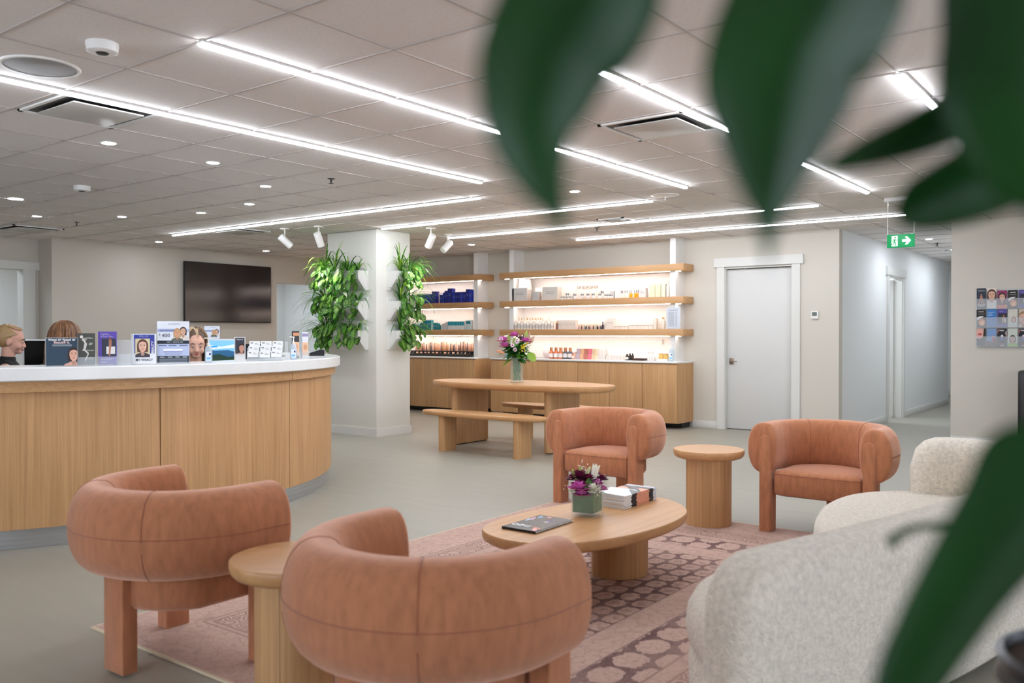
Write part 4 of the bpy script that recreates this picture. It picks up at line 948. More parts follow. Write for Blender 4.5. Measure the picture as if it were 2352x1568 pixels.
mb = MB(); mb.box((.045, 0, .056), (.045, .07, .006), mat('lcd_grey')); mb.build('display', r)
p = dpos(640, 2.44); mb = MB(); mb.box((0, 0, .012), (.05, .03, .024), M_acryl, bev=.002); solo(mb, 'card_tray', 'tiny clear card tray right of the business card rack', 'tray', p, rz)

# ================================================================== PEOPLE
def remesh(mb, name, parent, m, voxel=.008, smooth=3):
    o = mb.build('tmp_body'); md = o.modifiers.new('r', 'REMESH'); md.mode = 'VOXEL'; md.voxel_size = voxel; md.use_smooth_shade = True
    m2 = o.modifiers.new('s', 'SMOOTH'); m2.iterations = smooth; m2.factor = .5
    bpy.context.view_layer.update(); dg = bpy.context.evaluated_depsgraph_get()
    me = bpy.data.meshes.new_from_object(o.evaluated_get(dg)); me.name = name
    bpy.data.objects.remove(o)
    me.materials.clear(); me.materials.append(m)
    for p_ in me.polygons: p_.material_index = 0; p_.use_smooth = True
    n = bpy.data.objects.new(name, me); COL.objects.link(n)
    if parent: n.parent = parent
    return n
def caps(mb, a, ra, b, rb, m, sx=1.0):
    a, b = Vector(a), Vector(b); L = (b - a).length; pts = []; rs = []
    for i in range(9):
        t = i / 8; pts.append(a.lerp(b, t)); rs.append(ra + (rb - ra) * t)
    mb.tube(pts, rs, m, 12); mb.ell(a, (ra, ra, ra), m); mb.ell(b, (rb, rb, rb), m)
def person(label, loc, rz, top_c, hair, skin=(214, 166, 140), sleeveless=False, pitch=0.0, eyes_down=True, group=None):
    zt = 1.385   # crown height when seated
    r = thing('person', label, 'person', loc, rz)
    msk = mat('skin_%d' % skin[0], skin, .5, spec=.3)
    mtop = mat('top_%d_%d' % (top_c[0], top_c[1]), top_c, .8); mpants = mat('dark_trousers', (36, 36, 42), .8)
    b = MB(); d = zt - 1.385
    HM = Matrix.Translation((0, .01, 1.14 + d)) @ Matrix.Rotation(pitch, 4, 'X') @ Matrix.Translation((0, -.01, -1.14 - d))
    hb = MB()
    hb.ell((0, .012, 1.285 + d), (.074, .094, .098), msk, 20, 14); hb.ell((0, -.022, 1.235 + d), (.061, .068, .088), msk, 18, 12)
    hb.ell((0, -.062, 1.172 + d), (.030, .026, .024), msk); hb.ell((0, -.055, 1.275 + d), (.056, .034, .05), msk)
    for s_ in (-1, 1):
        hb.ell((s_ * .036, -.055, 1.212 + d), (.026, .026, .028), msk); hb.ell((s_ * .074, .012, 1.238 + d), (.010, .02, .031), msk)
        hb.ell((s_ * .013, -.097, 1.211 + d), (.008, .009, .008), msk)
    hb.ell((0, -.098, 1.216 + d), (.011, .016, .011), msk); caps(hb, (0, -.078, 1.262 + d), .009, (0, -.100, 1.222 + d), .010, msk)
    hb.v = [HM @ v for v in hb.v]; b.v += hb.v; b.f += hb.f; b.m += hb.m; b.smooth += hb.smooth; b.mats = hb.mats
    caps(b, (0, .016, 1.07 + d), .054, (0, .008, 1.18 + d), .050, msk)
    def torso(b, g, m):
        b.ell((0, .01, .99 + d), (.165 + g, .088 + g, .10 + g), m, 20, 12); b.ell((0, 0, .86 + d), (.142 + g, .10 + g, .14 + g), m, 20, 12)
        b.ell((0, 0, .70 + d), (.125 + g, .092 + g, .13 + g), m, 20, 12); b.ell((0, .01, .57), (.16 + g, .12 + g, .11 + g), m, 20, 12)
        caps(b, (-.13, .015, 1.035 + d), .048 + g, (.13, .015, 1.035 + d), .048 + g, m)
    torso(b, 0, msk)
    arm = {}
    for s_ in (-1, 1):
        sh = (s_ * .178, .015, 1.02 + d); el = (s_ * .225, -.03, .80); wr = (s_ * .15, -.26, .775)
        caps(b, sh, .050, el, .038, msk); caps(b, el, .038, wr, .026, msk)
        pm = Vector((s_ * .145, -.32, .772)); b.ell((s_ * .147, -.305, .773), (.038, .048, .015), msk)
        for i, (dx, L_) in enumerate(((-.028, .062), (-.010, .074), (.010, .070), (.028, .055))):
            bx = Vector((s_ * .147 + dx, -.34, .775)); k1 = bx + Vector((dx * .1, -L_ * .5, .008)); k2 = k1 + Vector((0, -L_ * .5, -.018))
            caps(b, bx, .0095, k1, .009, msk); caps(b, k1, .009, k2, .008, msk)
        t0_ = Vector((s_ * .147 - s_ * .032, -.29, .772)); t1_ = t0_ + Vector((-s_ * .026, -.032, .002)); caps(b, t0_, .012, t1_, .010, msk); caps(b, t1_, .010, t1_ + Vector((-s_ * .004, -.024, -.004)), .009, msk)
        hp = (s_ * .085, 0, .56); kn = (s_ * .11, -.43, .53); an = (s_ * .11, -.40, .10)
        caps(b, hp, .085, kn, .055, msk); caps(b, kn, .055, an, .038, msk); caps(b, an, .038, (s_ * .115, -.52, .045), .030, msk); arm[s_] = (sh, el, wr, hp, kn, an)
    remesh(b, 'body', r, msk, .0072, 2)
    c = MB()
    torso(c, .012, mtop)
    for s_ in (-1, 1):
        sh, el, wr = arm[s_][:3]
        if not sleeveless: caps(c, sh, .060, el, .050, mtop)
    if sleeveless: c.ell((0, .014, 1.10 + d), (.062, .062, .045), mtop)
    remesh(c, 'top', r, mtop, .011, 2)
    c = MB()
    c.ell((0, .01, .56), (.18, .14, .115), mpants)
    for s_ in (-1, 1):
        hp, kn, an = arm[s_][3:]; caps(c, hp, .098, kn, .068, mpants); caps(c, kn, .068, an, .055, mpants)
    remesh(c, 'trousers', r, mpants, .012, 2)
    # face details
    def F(v): return HM @ Vector(v)
    mdk = mat('dark_brown_line', (48, 32, 28), .6)
    for s_ in (-1, 1):
        c = MB()
        c.ell(F((s_ * .030, -.0855, 1.247 + d)), (.0125, .006, .0048 if eyes_down else .0085), mat('eye_white', (226, 220, 214), .3), 10, 6)
        c.ell(F((s_ * .030, -.0905, 1.2435 + d)), (.0055, .003, .0036), mat('iris_dark', (40, 26, 22), .2), 10, 6)
        c.tube([F((s_ * .018, -.0905, 1.2495 + d)), F((s_ * .030, -.0935, 1.2525 + d)), F((s_ * .044, -.086, 1.248 + d))], .0016, mdk, 6)
        c.build('eye', r)
    for s_ in (-1, 1):
        c = MB(); c.tube([F((s_ * .014, -.093, 1.268 + d)), F((s_ * .032, -.092, 1.275 + d)), F((s_ * .050, -.078, 1.268 + d))], [.0022, .003, .0014], mdk, 6); c.build('eyebrow', r)
    c = MB(); c.ell(F((0, -.089, 1.190 + d)), (.021, .008, .0042), mat('lip_rose', (178, 96, 88), .4), 12, 8); c.ell(F((0, -.088, 1.1835 + d)), (.018, .008, .0048), MATS['lip_rose'], 12, 8); c.build('lips', r)
    hair(r, HM, d)
    return r
def surf(th, ph, g=0.0, d=0.0):
    """point on the skull ellipsoid; th from crown, ph azimuth (0 = front -y)"""
    return Vector(((.079 + g) * math.sin(th) * math.sin(ph), .012 - (.099 + g) * math.sin(th) * math.cos(ph), 1.285 + d + (.103 + g) * math.cos(th)))
def hair_long(cols, length, part=.0, fringe=.55, seed=1, wide=.0):
    def fn(r, HM, d):
        rr = random.Random(seed); mb = MB()
        for i in range(340):
            s_ = -1 if i % 2 else 1
            yb = rr.uniform(-.085, .09)          # position along the parting, front to back
            start = Vector((part, yb + .0, 1.285 + d + .103 * math.sqrt(max(.05, 1 - ((yb - .012) / .102) ** 2)) + .004))
            ph = math.acos(max(-1, min(1, -(yb - .012) / .10))) if True else 0
            ph = (.50 + 2.58 * (yb + .085) / .175) * s_
            pts = [start]
            for t in (.35, .7, 1.0, 1.3, 1.55):
                th = t; pe = math.copysign(max(abs(ph), 1.42), ph); k_ = min(1, max(0, (t - .3) / .8)); q = surf(min(th, PI / 2), (ph * (1 - k_) + pe * k_), .008 + rr.uniform(0, .007) + wide * t, d)
                if th > PI / 2 - .01: q.z -= .05
                pts.append(q)
            e = pts[-1].copy(); k = 6
            for j in range(1, k + 1):
                f = j / k; q = e + Vector((s_ * .012 * math.sin(f * 5 + i), .012 * f + .006 * math.sin(f * 4 + i), -length * f)); 
                q.x += s_ * .02 * f; pts.append(q)
            pts = [HM @ v if n_ < 6 else (HM @ e) + (v - e) for n_, v in enumerate(pts)]
            rad = [.0025, .0045, .0055, .0058, .0058, .0056] + [.0056, .0054, .005, .0046, .004, .002]
            mb.tube(pts, rad[:len(pts)], mat('hair_%d_%d_%d' % cols[i % len(cols)], cols[i % len(cols)], .45, spec=.5), 6)
        mb.ell(HM @ Vector((0, .024, 1.303 + d)), (.083, .096, .099), mat('hair_%d_%d_%d' % cols[0], cols[0], .45), 18, 12)
        mb.build('hair', r)
    return fn
def hair_pony(cols, seed=4):
    def fn(r, HM, d):
        rr = random.Random(seed); mb = MB(); tie = Vector((0, .108, 1.335 + d))
        for i in range(240):
            ph = -PI * .92 + 2 * PI * .92 * i / 239; front = abs(ph) < 1.0
            th0 = .95 if front else 1.35 + .35 * min(1, (abs(ph) - 1.0))
            pts = []
            for t in range(6):
                f = t / 5; a = surf(th0 * (1 - f) + .25 * f, ph * (1 - f) + (PI * (1 if ph > 0 else -1)) * f * .9, .006 + .003 * math.sin(f * PI), d)
                pts.append(a.lerp(tie, f ** 3))
            mb.tube([HM @ v for v in pts], [.0022, .0034, .004, .004, .004, .0035], mat('hair_%d_%d_%d' % cols[i % len(cols)], cols[i % len(cols)], .45, spec=.5), 6)
        mb.ell(HM @ Vector((0, .036, 1.285 + d)), (.081, .092, .101), mat('hair_%d_%d_%d' % cols[0], cols[0], .45), 18, 12)
        hair_o = mb.build('hair', r)
        mb = MB()
        for i in range(110):
            a = rr.uniform(0, 2 * PI); q = rr.uniform(.1, 1) * .021; ox, oz = q * math.cos(a), q * math.sin(a)
            p0 = HM @ tie + Vector((ox * .5, 0, oz * .5)); 
            pts = [p0, p0 + Vector((ox, .035, .012 + oz * .3)), p0 + Vector((ox * 1.8, .062 + oz, -.03)), p0 + Vector((ox * 2, .070 + oz, -.12)), p0 + Vector((ox * 2, .062 + oz, -.20)), p0 + Vector((ox * 1.4, .05 + oz, -.27 - rr.uniform(0, .03)))]
            mb.tube(pts, [.003, .0042, .0052, .0052, .0045, .002], mat('hair_%d_%d_%d' % cols[i % len(cols)], cols[i % len(cols)], .45, spec=.5), 6)
        mb.build('ponytail', r)
    return fn
def chair_seat(loc, rz, label):
    r = thing('office_chair', label, 'office chair', loc, rz)
    mb = MB(); mb.box((0, 0, .39), (.44, .44, .07), M_dark, bev=.025); mb.build('seat', r)
    mb = MB(); mb.box((0, .22, .70), (.40, .05, .36), M_dark, bev=.02); mb.tube([(0, .2, .42), (0, .24, .6)], .02, M_black); mb.build('backrest', r)
    mb = MB(); mb.tube([(0, 0, .08), (0, 0, .42)], .025, M_steel); mb.build('column', r)
    mb = MB()
    for k in range(5):
        a = 2 * PI * k / 5; mb.tube([(0, 0, .09), (.26 * math.cos(a), .26 * math.sin(a), .06)], .018, M_black); mb.ell((.26 * math.cos(a), .26 * math.sin(a), .03), (.022, .022, .03), M_black, 10, 6)
    mb.build('star_base', r)
def place(px, dep): q = atd(px, 800, dep); return (q.x, q.y, 0)
q = place(22, 7.1)
person('person with blonde ponytail and black sleeveless top, seen from the side behind the counter', q, math.radians(62), (22, 22, 24), hair_pony([(168, 134, 92), (206, 176, 132), (132, 102, 70)]), (210, 160, 140), sleeveless=True, pitch=.12)
chair_seat(q, math.radians(62), 'dark office chair under the person with the ponytail')
q = place(149, 6.35)
person('person with long brown hair seen from behind, head above the dark blue flyer', q, face_cam(q) + PI, (60, 56, 60), hair_long([(112, 76, 48), (134, 92, 58), (92, 62, 40)], .34, 0.0, wide=.012), (206, 158, 134), pitch=.10)
chair_seat(q, face_cam(q) + PI, 'dark office chair under the brown haired person')
q = place(449, 6.95)
pp3 = person('person with blonde and dark hair whose face shows right of the $400 sign', q, face_cam(q) + .10, (40, 40, 46), hair_long([(92, 68, 52), (186, 158, 124), (156, 128, 98), (200, 176, 144)], .30, .012, seed=9), (216, 168, 146), pitch=.12)
pp3.scale = (.975,) * 3
chair_seat(q, face_cam(q), 'dark office chair under the person beside the $400 sign')

# ================================================================== ARMCHAIRS
def spow(v, e): return math.copysign(abs(v) ** e, v)
def make_armchair(label):
    r = thing('armchair', label, 'armchair', (0, 0, 0), 0, 'rust velvet armchairs with thick rolled backs')
    RP = .352; path = []
    for x in (.146, .10, .05): path.append((x, RP, 0, 1))
    n = 40
    for i in range(n + 1):
        a = PI / 2 + PI * i / n; path.append((RP * math.cos(a), RP * math.sin(a), math.cos(a), math.sin(a)))
    for x in (.05, .10, .146): path.append((x, -RP, 0, -1))
    def section(p_, k=1.0, dx=0.0, bias=0.0):
        out = []
        for j in range(28):
            t = 2 * PI * j / 28; c, s_ = math.cos(t), math.sin(t)
            if c >= 0: o = .103 * spow(c, .92); z = .166 * spow(s_, .92)
            else: o = .088 * spow(c, .62); z = .166 * spow(s_, .86)
            o *= k; z *= k
            out.append((p_[0] + p_[2] * o + dx, p_[1] + p_[3] * o, .545 + z))
        return out
    fr = [section(path[0], .55, .022), section(path[0], .80, .021), section(path[0], .93, .014), section(path[0], .985, .005)] + [section(p_) for p_ in path] + [section(path[-1], .985, .005), section(path[-1], .93, .014), section(path[-1], .80, .021), section(path[-1], .55, .022)]
    mb = MB(); mb.sweep(fr, M_velvet); rb_ = mb.build('rolled_back', r, auto=70)
    # seams: one round the outside, two upright
    mb = MB(); mb.tube([(p_[0] + p_[2] * .1035, p_[1] + p_[3] * .1035, .55) for p_ in path], .0016, M_seam, 5)
    for idx in (3 + 12, 3 + 28): mb.tube([(v[0], v[1], v[2]) for v in section(path[idx], 1.004)], .0015, M_seam, 5)
    mb.build('seam', rb_)
    # seat drum
    out = []
    for i in range(41):
        a = math.radians(62) + (2 * PI - math.radians(124)) * i / 40; out.append((.305 * math.cos(a), .305 * math.sin(a)))
    out = [(x, max(-.275, min(.275, y))) for x, y in out]
    out = [(.158, .270)] + out + [(.158, -.270), (.172, -.18), (.178, 0), (.172, .18)]
    mb = MB(); mb.loft(out, [(.05, .238), (.016, .245), (0, .265), (0, .375), (.006, .39), (.02, .402), (.02, .412, .88), (.02, .421, .6), (.02, .424, .25)], M_velvet); st_ = mb.build('seat', r, auto=60)
    mb = MB(); mb.tube([(x, y, .383) for x, y in [(.160, -.268), (.176, -.18), (.181, 0), (.176, .18), (.160, .268)]], .002, M_seam, 5); mb.build('seat_piping', st_)
    for s_ in (-1, 1):      # front legs, rounded tops
        yc = s_ * .328; pr = [(yc - .037, 0.0), (yc + .037, 0.0)] + [(yc + .037 * math.cos(t), .595 + .037 * math.sin(t)) for t in [PI * i / 10 for i in range(11)]]
        mb = MB(); m4 = Matrix(((0, 0, 1, 0), (1, 0, 0, 0), (0, 1, 0, 0), (0, 0, 0, 1)))
        mb.loft(pr, [(.004, .068), (0, .073), (0, .173), (.0015, .178), (.006, .180)], M_velvet, T=m4); mb.build('leg', r, auto=28)
    mb = MB(); mb.box((-.30, 0, .205), (.062, .14, .41), M_velvet, bev=.006); mb.build('leg', r)
    return r
RG = .0105
ch0 = make_armchair('rust velvet armchair facing the viewer between dining bench and small round table')
ch0.location = (5.72, 3.46, RG); ch0.rotation_euler = (0, 0, PI)
dup(ch0, (5.73, 1.82, RG), PI, 'rust velvet armchair facing the viewer, right of the small round table')
dup(ch0, (2.055, 3.235, RG), 0, 'rust velvet armchair seen from behind, in front of the reception desk')
dup(ch0, (1.95, 1.77, RG), 0, 'rust velvet armchair seen from behind, largest and nearest the photo bottom')

# ================================================================== TABLES
def round_table(loc, label):
    r = thing('side_table', label, 'side table', loc, 0, 'round oak side tables')
    mb = MB(); mb.lathe([(.205, .452), (.222, .458), (.233, .470), (.238, .488), (.238, .506), (.235, .510), (.001, .510)], WTOP, seg=64); mb.build('table_top', r)
    mb = MB(); mb.lathe([(.153, .0), (.153, .452)], WZ, seg=48)
    for a_ in (.5, 1.75, 3.0, 4.3, 5.5): mb.tube([(.1532 * math.cos(a_), .1532 * math.sin(a_), .001), (.1532 * math.cos(a_), .1532 * math.sin(a_), .451)], .0007, M_dark, 4)
    mb.build('pedestal', r)
    return r
tb0 = round_table((5.56, 2.545, RG), 'round oak side table between the two far armchairs')
c_ = onz(545, 1308, .5); 
dup(tb0, (2.0, 2.475, RG), 0.6, 'round oak side table between the two near armchairs, half hidden')
# coffee table
ol = catmull([(3.20, 2.46), (3.29, 2.23), (3.58, 2.08), (3.97, 2.03), (4.32, 2.10), (4.55, 2.32), (4.54, 2.54), (4.30, 2.68), (3.92, 2.76), (3.55, 2.78), (3.30, 2.70)], 8, True)
cc = (3.88, 2.42)
ol = [(p_[0] - cc[0], p_[1] - cc[1]) for p_ in ol]
r = thing('coffee_table', 'low pebble-shaped oak coffee table on the rug with vase and magazines', 'coffee table', (cc[0], cc[1], RG))
mb = MB(); mb.loft(ol, [(.05, .282), (.022, .285), (.008, .294), (.001, .310), (0, .330), (.001, .338), (.004, .341)], WTOPX); mb.build('table_top', r)
for (bx, by) in ((4.13, 2.41), (3.52, 2.46)):
    mb = MB(); el = [(bx - cc[0] + .165 * math.cos(t), by - cc[1] + .15 * math.sin(t)) for t in [2 * PI * i / 48 for i in range(48)]]
    mb.loft(el, [(0, 0), (0, .283)], WZ)
    for i in (20, 29, 38): mb.tube([(el[i][0] * 1.0, el[i][1], .001), (el[i][0], el[i][1], .282)], .0008, M_dark, 4)
    mb.build('pedestal', r)
ZC = RG + .342
# dining table + benches
def sup(a, b, n=64, e=2.5): return [(b * spow(math.cos(t), 2 / e), a * spow(math.sin(t), 2 / e)) for t in [2 * PI * i / n for i in range(n)]]
def plank(x0, x1, yc, th, h):   # rounded-end slab leg running along x
    rr_ = th / 2; pts = [(x1 - rr_ + rr_ * math.cos(t), yc + rr_ * math.sin(t)) for t in [-PI / 2 + PI * i / 10 for i in range(11)]] + [(x0 + rr_ + rr_ * math.cos(t), yc + rr_ * math.sin(t)) for t in [PI / 2 + PI * i / 10 for i in range(11)]]
    return pts
r = thing('dining_table', 'oval oak table with two slab legs and a glass vase of flowers on it', 'table', (8.05, 6.03, 0))
mb = MB(); mb.loft(sup(1.22, .47), [(.06, .672), (.025, .678), (.006, .695), (0, .720), (.001, .738), (.006, .745)], WTOP); mb.build('table_top', r)
for yc in (6.762 - 6.03, 5.428 - 6.03):
    mb = MB(); mb.loft(plank(-.32, .31, yc, .09, 0), [(0, .012), (0, .674)], WZ); mb.build('leg', r)
    mb = MB(); mb.loft(plank(-.30, .29, yc, .06, 0), [(0, 0), (0, .012)], M_black); mb.build('foot', r)
def bench(loc, label, s=1.0):
    r = thing('bench', label, 'bench', loc, 0, 'oak benches at the oval table')
    mb = MB(); mb.loft(sup(.85 * s, .19), [(.035, .392), (.010, .398), (0, .412), (0, .430), (.004, .439), (.010, .441)], WTOP); mb.build('seat', r)
    for yc in (.5, -.545): mb = MB(); mb.loft(plank(-.13, .13, yc, .09, 0), [(0, 0), (0, .394)], WZ); mb.build('leg', r)
    return r
b0 = bench((7.35, 6.01, 0), 'long oak bench on the near side of the oval table')
dup(b0, (8.70, 5.92, 0), 0, 'oak bench on the far side of the oval table, before the cabinets')

# ================================================================== FLOWERS
def blade(mb, p0, d, L, w_, m, droop=.5, seg=6, up=Vector((0, 0, 1)), m2=None, fold=.25):
    """arching strap leaf"""
    d = Vector(d).normalized(); pts = []; p = Vector(p0); v = d.copy()
    for i in range(seg + 1):
        pts.append((p.copy(), v.copy())); p = p + v * (L / seg); v = (v + Vector((0, 0, -droop / seg * (1 + i * .35)))).normalized()
    vs = []
    for i, (q, v) in enumerate(pts):
        f = i / seg; w = w_ * (math.sin(PI * (.12 + .88 * f)) ** .6 if f < 1 else 0.02) * (1 - .25 * f); s_ = v.cross(up)
        if s_.length < 1e-3: s_ = Vector((1, 0, 0))
        s_.normalize(); n = s_.cross(v)
        vs += [q - s_ * w + n * w * fold, q, q + s_ * w + n * w * fold]
    fs = []
    for i in range(seg): a = 3 * i; fs += [(a, a + 1, a + 4, a + 3), (a + 1, a + 2, a + 5, a + 4)]
    mb.add(vs, fs, m, smooth=True)
def ovate(mb, p0, d, nrm, L, W, m, mv=None, curl=.15, nu=6, nv=8):
    """oval leaf with paler midrib and veins"""
    d = Vector(d).normalized(); n = Vector(nrm); n = (n - d * n.dot(d)).normalized(); s_ = d.cross(n); vs = []
    for i in range(nv + 1):
        f = i / nv; w = W * (math.sin(PI * min(1, (.04 + .94 * f))) ** .75)
        for j in range(nu + 1):
            g_ = -1 + 2 * j / nu
            vs.append(Vector(p0) + d * L * f + s_ * w * g_ + n * (abs(g_) * w * .35 - curl * L * f * f))
    A = []; B = []
    for i in range(nv):
        for j in range(nu):
            a = i * (nu + 1) + j; q = (a, a + 1, a + nu + 2, a + nu + 1)
            mid = j in (nu // 2 - 1, nu // 2); vein = (i + min(j, nu - 1 - j)) % 2 == 0 and 0 < j < nu - 1
            A.append(q)
    o = len(mb.v); mb.add(vs, A, m, smooth=True)
    if mv:
        def pt(f, g_):
            w = W * (math.sin(PI * min(1, (.04 + .94 * f))) ** .75)
            return Vector(p0) + d * L * f + s_ * w * g_ + n * (abs(g_) * w * .35 - curl * L * f * f + .0012)
        q = [pt(.03, -.05), pt(.03, .05), pt(.5, .07), pt(.5, -.07), pt(.92, .03), pt(.92, -.03)]
        V = list(q); Fv = [(0, 1, 2, 3), (3, 2, 4, 5)]
        for i in range(5):
            f0 = .10 + .15 * i
            for sg in (-1, 1):
                b_ = len(V); V += [pt(f0, sg * .04), pt(f0 + .05, sg * .04), pt(min(.97, f0 + .15), sg * .78), pt(min(.95, f0 + .12), sg * .78)]; Fv.append((b_, b_ + 1, b_ + 2, b_ + 3))
        mb.add(V, Fv, mv)
def rose(mb, c, R, m, rr, layers=5, spread=1.0):
    c = Vector(c)
    for l in range(layers):
        k = 5 + l * 2
        for i in range(k):
            a = 2 * PI * i / k + l * .7 + rr.uniform(-.2, .2); th = .25 + l * .36 * spread
            d = Vector((math.cos(a) * math.sin(th), math.sin(a) * math.sin(th), math.cos(th)))
            ovate(mb, c + d * R * .15, d, Vector((0, 0, 1)) if th > .5 else Vector((math.cos(a), math.sin(a), 0)), R * (.78 + .12 * l), R * .50, m, curl=-.22, nu=4, nv=4)
def lily_bud(mb, base, d, L, m, rr, open_=.12):
    d = Vector(d).normalized(); a = d.cross(Vector((0, 0, 1)))
    if a.length < .1: a = Vector((1, 0, 0))
    a.normalize(); b = d.cross(a)
    for i in range(6):
        t = 2 * PI * i / 6; o = a * math.cos(t) + b * math.sin(t)
        ovate(mb, Vector(base) + o * .004, d + o * open_, o * -1, L, L * .17, m, curl=-.05 - open_ * .3, nu=4, nv=6)
# --- square vase on the coffee table
vp = Vector((3.905, 2.475, ZC)); rzv = math.radians(9)
r = thing('flower_vase', 'square leaf-lined glass vase with purple and white bouquet on the coffee table', 'vase of flowers', vp, rzv)
mb = MB(); o_ = .067; i_ = .061
def sq(a): return [(-a, -a), (a, -a), (a, a), (-a, a)]
mb.loft(sq(o_), [(0, 0), (0, .13)], M_glass, smooth=False, cap=False); mb.loft(sq(i_), [(0, .018), (0, .13)], M_glass, smooth=False, cap=False)
mb.add([(x, y, 0) for x, y in sq(o_)], [(0, 3, 2, 1)], M_glass); mb.add([(x, y, .018) for x, y in sq(i_)], [(0, 1, 2, 3)], M_glass)
mb.add([(x, y, .13) for x, y in sq(o_)] + [(x, y, .13) for x, y in sq(i_)], [(0, 1, 5, 4), (1, 2, 6, 5), (2, 3, 7, 6), (3, 0, 4, 7)], M_glass); mb.build('vase', r)
mb = MB(); mb.loft(sq(.0585), [(0, .0195), (0, .118)], mat('leaf_lining', (44, 92, 18), .5, noise=((30, 30, 8), .5, 3)), smooth=False); mb.build('leaf_lining', r)
rr = random.Random(11)
M_plum = mat('plum_petal', (112, 22, 64), .6); M_pinkp = mat('orchid_pink_petal', (214, 112, 186), .55); M_whitep = mat('white_petal', (240, 238, 222), .55); M_lime = mat('bud_green', (178, 196, 110), .5); M_creamp = mat('cream_green_petal', (224, 228, 182), .5)
Rv = Matrix.Rotation(-rzv, 3, 'Z')
def cam_off(lat, up, toward): return Rv @ (CR * lat - Vector((CF.x, CF.y, 0)) * toward) + Vector((0, 0, up))
mb = MB()
for (la, up, to, R_) in ((-.045, .20, .02, .040), (.005, .19, .03, .034), (-.07, .185, 0, .034), (.075, .185, 0, .026), (-.015, .13, .06, .028), (-.03, .165, .055, .03), (.04, .20, -.03, .03)): rose(mb, cam_off(la, up, to), R_, M_plum, rr, 5)
mb.build('plum_flowers', r)
mb = MB()
for (la, up, to, R_) in ((-.048, .145, .065, .050), (-.035, .115, .075, .040), (.045, .165, .03, .034), (.075, .135, .03, .026)): rose(mb, cam_off(la, up, to), R_, M_pinkp, rr, 4, 1.25)
mb.build('pink_flowers', r)
mb = MB(); rose(mb, cam_off(.02, .145, .065), .036, M_whitep, rr, 5, 1.2); lily_bud(mb, cam_off(.022, .175, .03), Rv @ (CR * .25) + Vector((0, 0, 1)), .098, M_whitep, rr, .34); mb.build('white_flowers', r)
for (la, up, dx) in ((-.06, .185, -.35), (-.03, .195, -.2), (-.012, .20, .45)):
    mb = MB(); lily_bud(mb, cam_off(la, up, .02), Rv @ (CR * dx) + Vector((0, 0, 1)), .062, M_lime if dx < 0 else M_creamp, rr, .05); mb.build('lily_bud', r)
mb = MB()
for cl in ((.055, .15, .05), (-.09, .15, .02), (-.02, .235, 0), (.07, .19, .0), (.035, .14, .06)):
    for i in range(38):
        q = cam_off(cl[0] + rr.gauss(0, .015), cl[1] + rr.gauss(0, .017), cl[2] + rr.gauss(0, .012)); mb.ell(q, (.0030, .0030, .0030), M_whitep, 6, 4)
        if i % 4 == 0: mb.tube([q, cam_off(cl[0] * .4, .12, 0)], .0006, M_stem, 4)
mb.build('baby_breath', r)
mb = MB()
ovate(mb, cam_off(-.005, .13, .07), Rv @ (CR * .1) + Vector((0, 0, 1)), Rv @ Vector((-CF.x, -CF.y, .2)), .075, .02, M_leaf)
for i in range(22):
    a = rr.uniform(0, 2 * PI); blade(mb, (.03 * math.cos(a), .03 * math.sin(a), .12), (math.cos(a), math.sin(a), rr.uniform(.3, 1.2)), rr.uniform(.06, .10), .006, rr.choice([M_leaf, M_leafd]), .6)
for i in range(16): blade(mb, cam_off(.085, .15 + .003 * i, 0), Rv @ (CR * (.6 + .3 * (i % 2)) + CF * (.3 if i % 2 else -.3)) + Vector((0, 0, .4)), .035, .0016, M_leafd, .3)
mb.build('greenery', r)
# --- tall vase on the dining table
r = thing('flower_vase', 'tall cylindrical glass vase with mixed pink and green bouquet on the oval table', 'vase of flowers', (8.03, 6.05, .745))
H_ = .285; R_ = .078
mb = MB(); mb.lathe([(R_, 0), (R_, H_), (R_ - .005, H_), (R_ - .005, .02), (.001, .02)], M_glass, seg=36); mb.build('vase', r)
mb = MB()
Rv = Matrix.Identity(3)
for i in range(26):
    a = rr.uniform(0, 2 * PI); b_ = a + PI + rr.uniform(-.8, .8); q = rr.uniform(.02, .06)
    mb.tube([(q * math.cos(a), q * math.sin(a), .024), (.045 * math.cos(b_), .045 * math.sin(b_), H_ + .02)], .0035, rr.choice([M_stem, M_leafd, M_leaf]), 6)
for i in range(16):
    a = rr.uniform(0, 2 * PI); ovate(mb, (.03 * math.cos(a), .03 * math.sin(a), rr.uniform(.04, .18)), (math.cos(a) * .3, math.sin(a) * .3, 1), (math.cos(a), math.sin(a), 0), .08, .014, rr.choice([M_leaf, M_leafd]))
mb.build('stems', r)
mb = MB()
for i in range(120):
    a = rr.uniform(0, 2 * PI); e_ = rr.uniform(-.4, 1.3); ovate(mb, (.03 * math.cos(a), .03 * math.sin(a), H_ + rr.uniform(-.02, .12)), (math.cos(a), math.sin(a), e_), (0, 0, 1), rr.uniform(.10, .19), .026, rr.choice([M_leaf, M_leafd, M_leafd]), curl=.3)
ovate(mb, cam_off(.12, H_ + .05, .03), CR * .7 + Vector((0, 0, -.6)), -CF + Vector((0, 0, .5)), .13, .05, M_leafy, curl=.1)
mb.build('greenery', r)
mb = MB()
for (la, up, R2) in ((-.16, .47, .065), (-.14, .41, .06), (-.03, .53, .055), (.10, .46, .065)): rose(mb, cam_off(la, up, .07), R2, M_pinkp, rr, 4, 1.2)
mb.build('pink_flowers', r)
mb = MB()
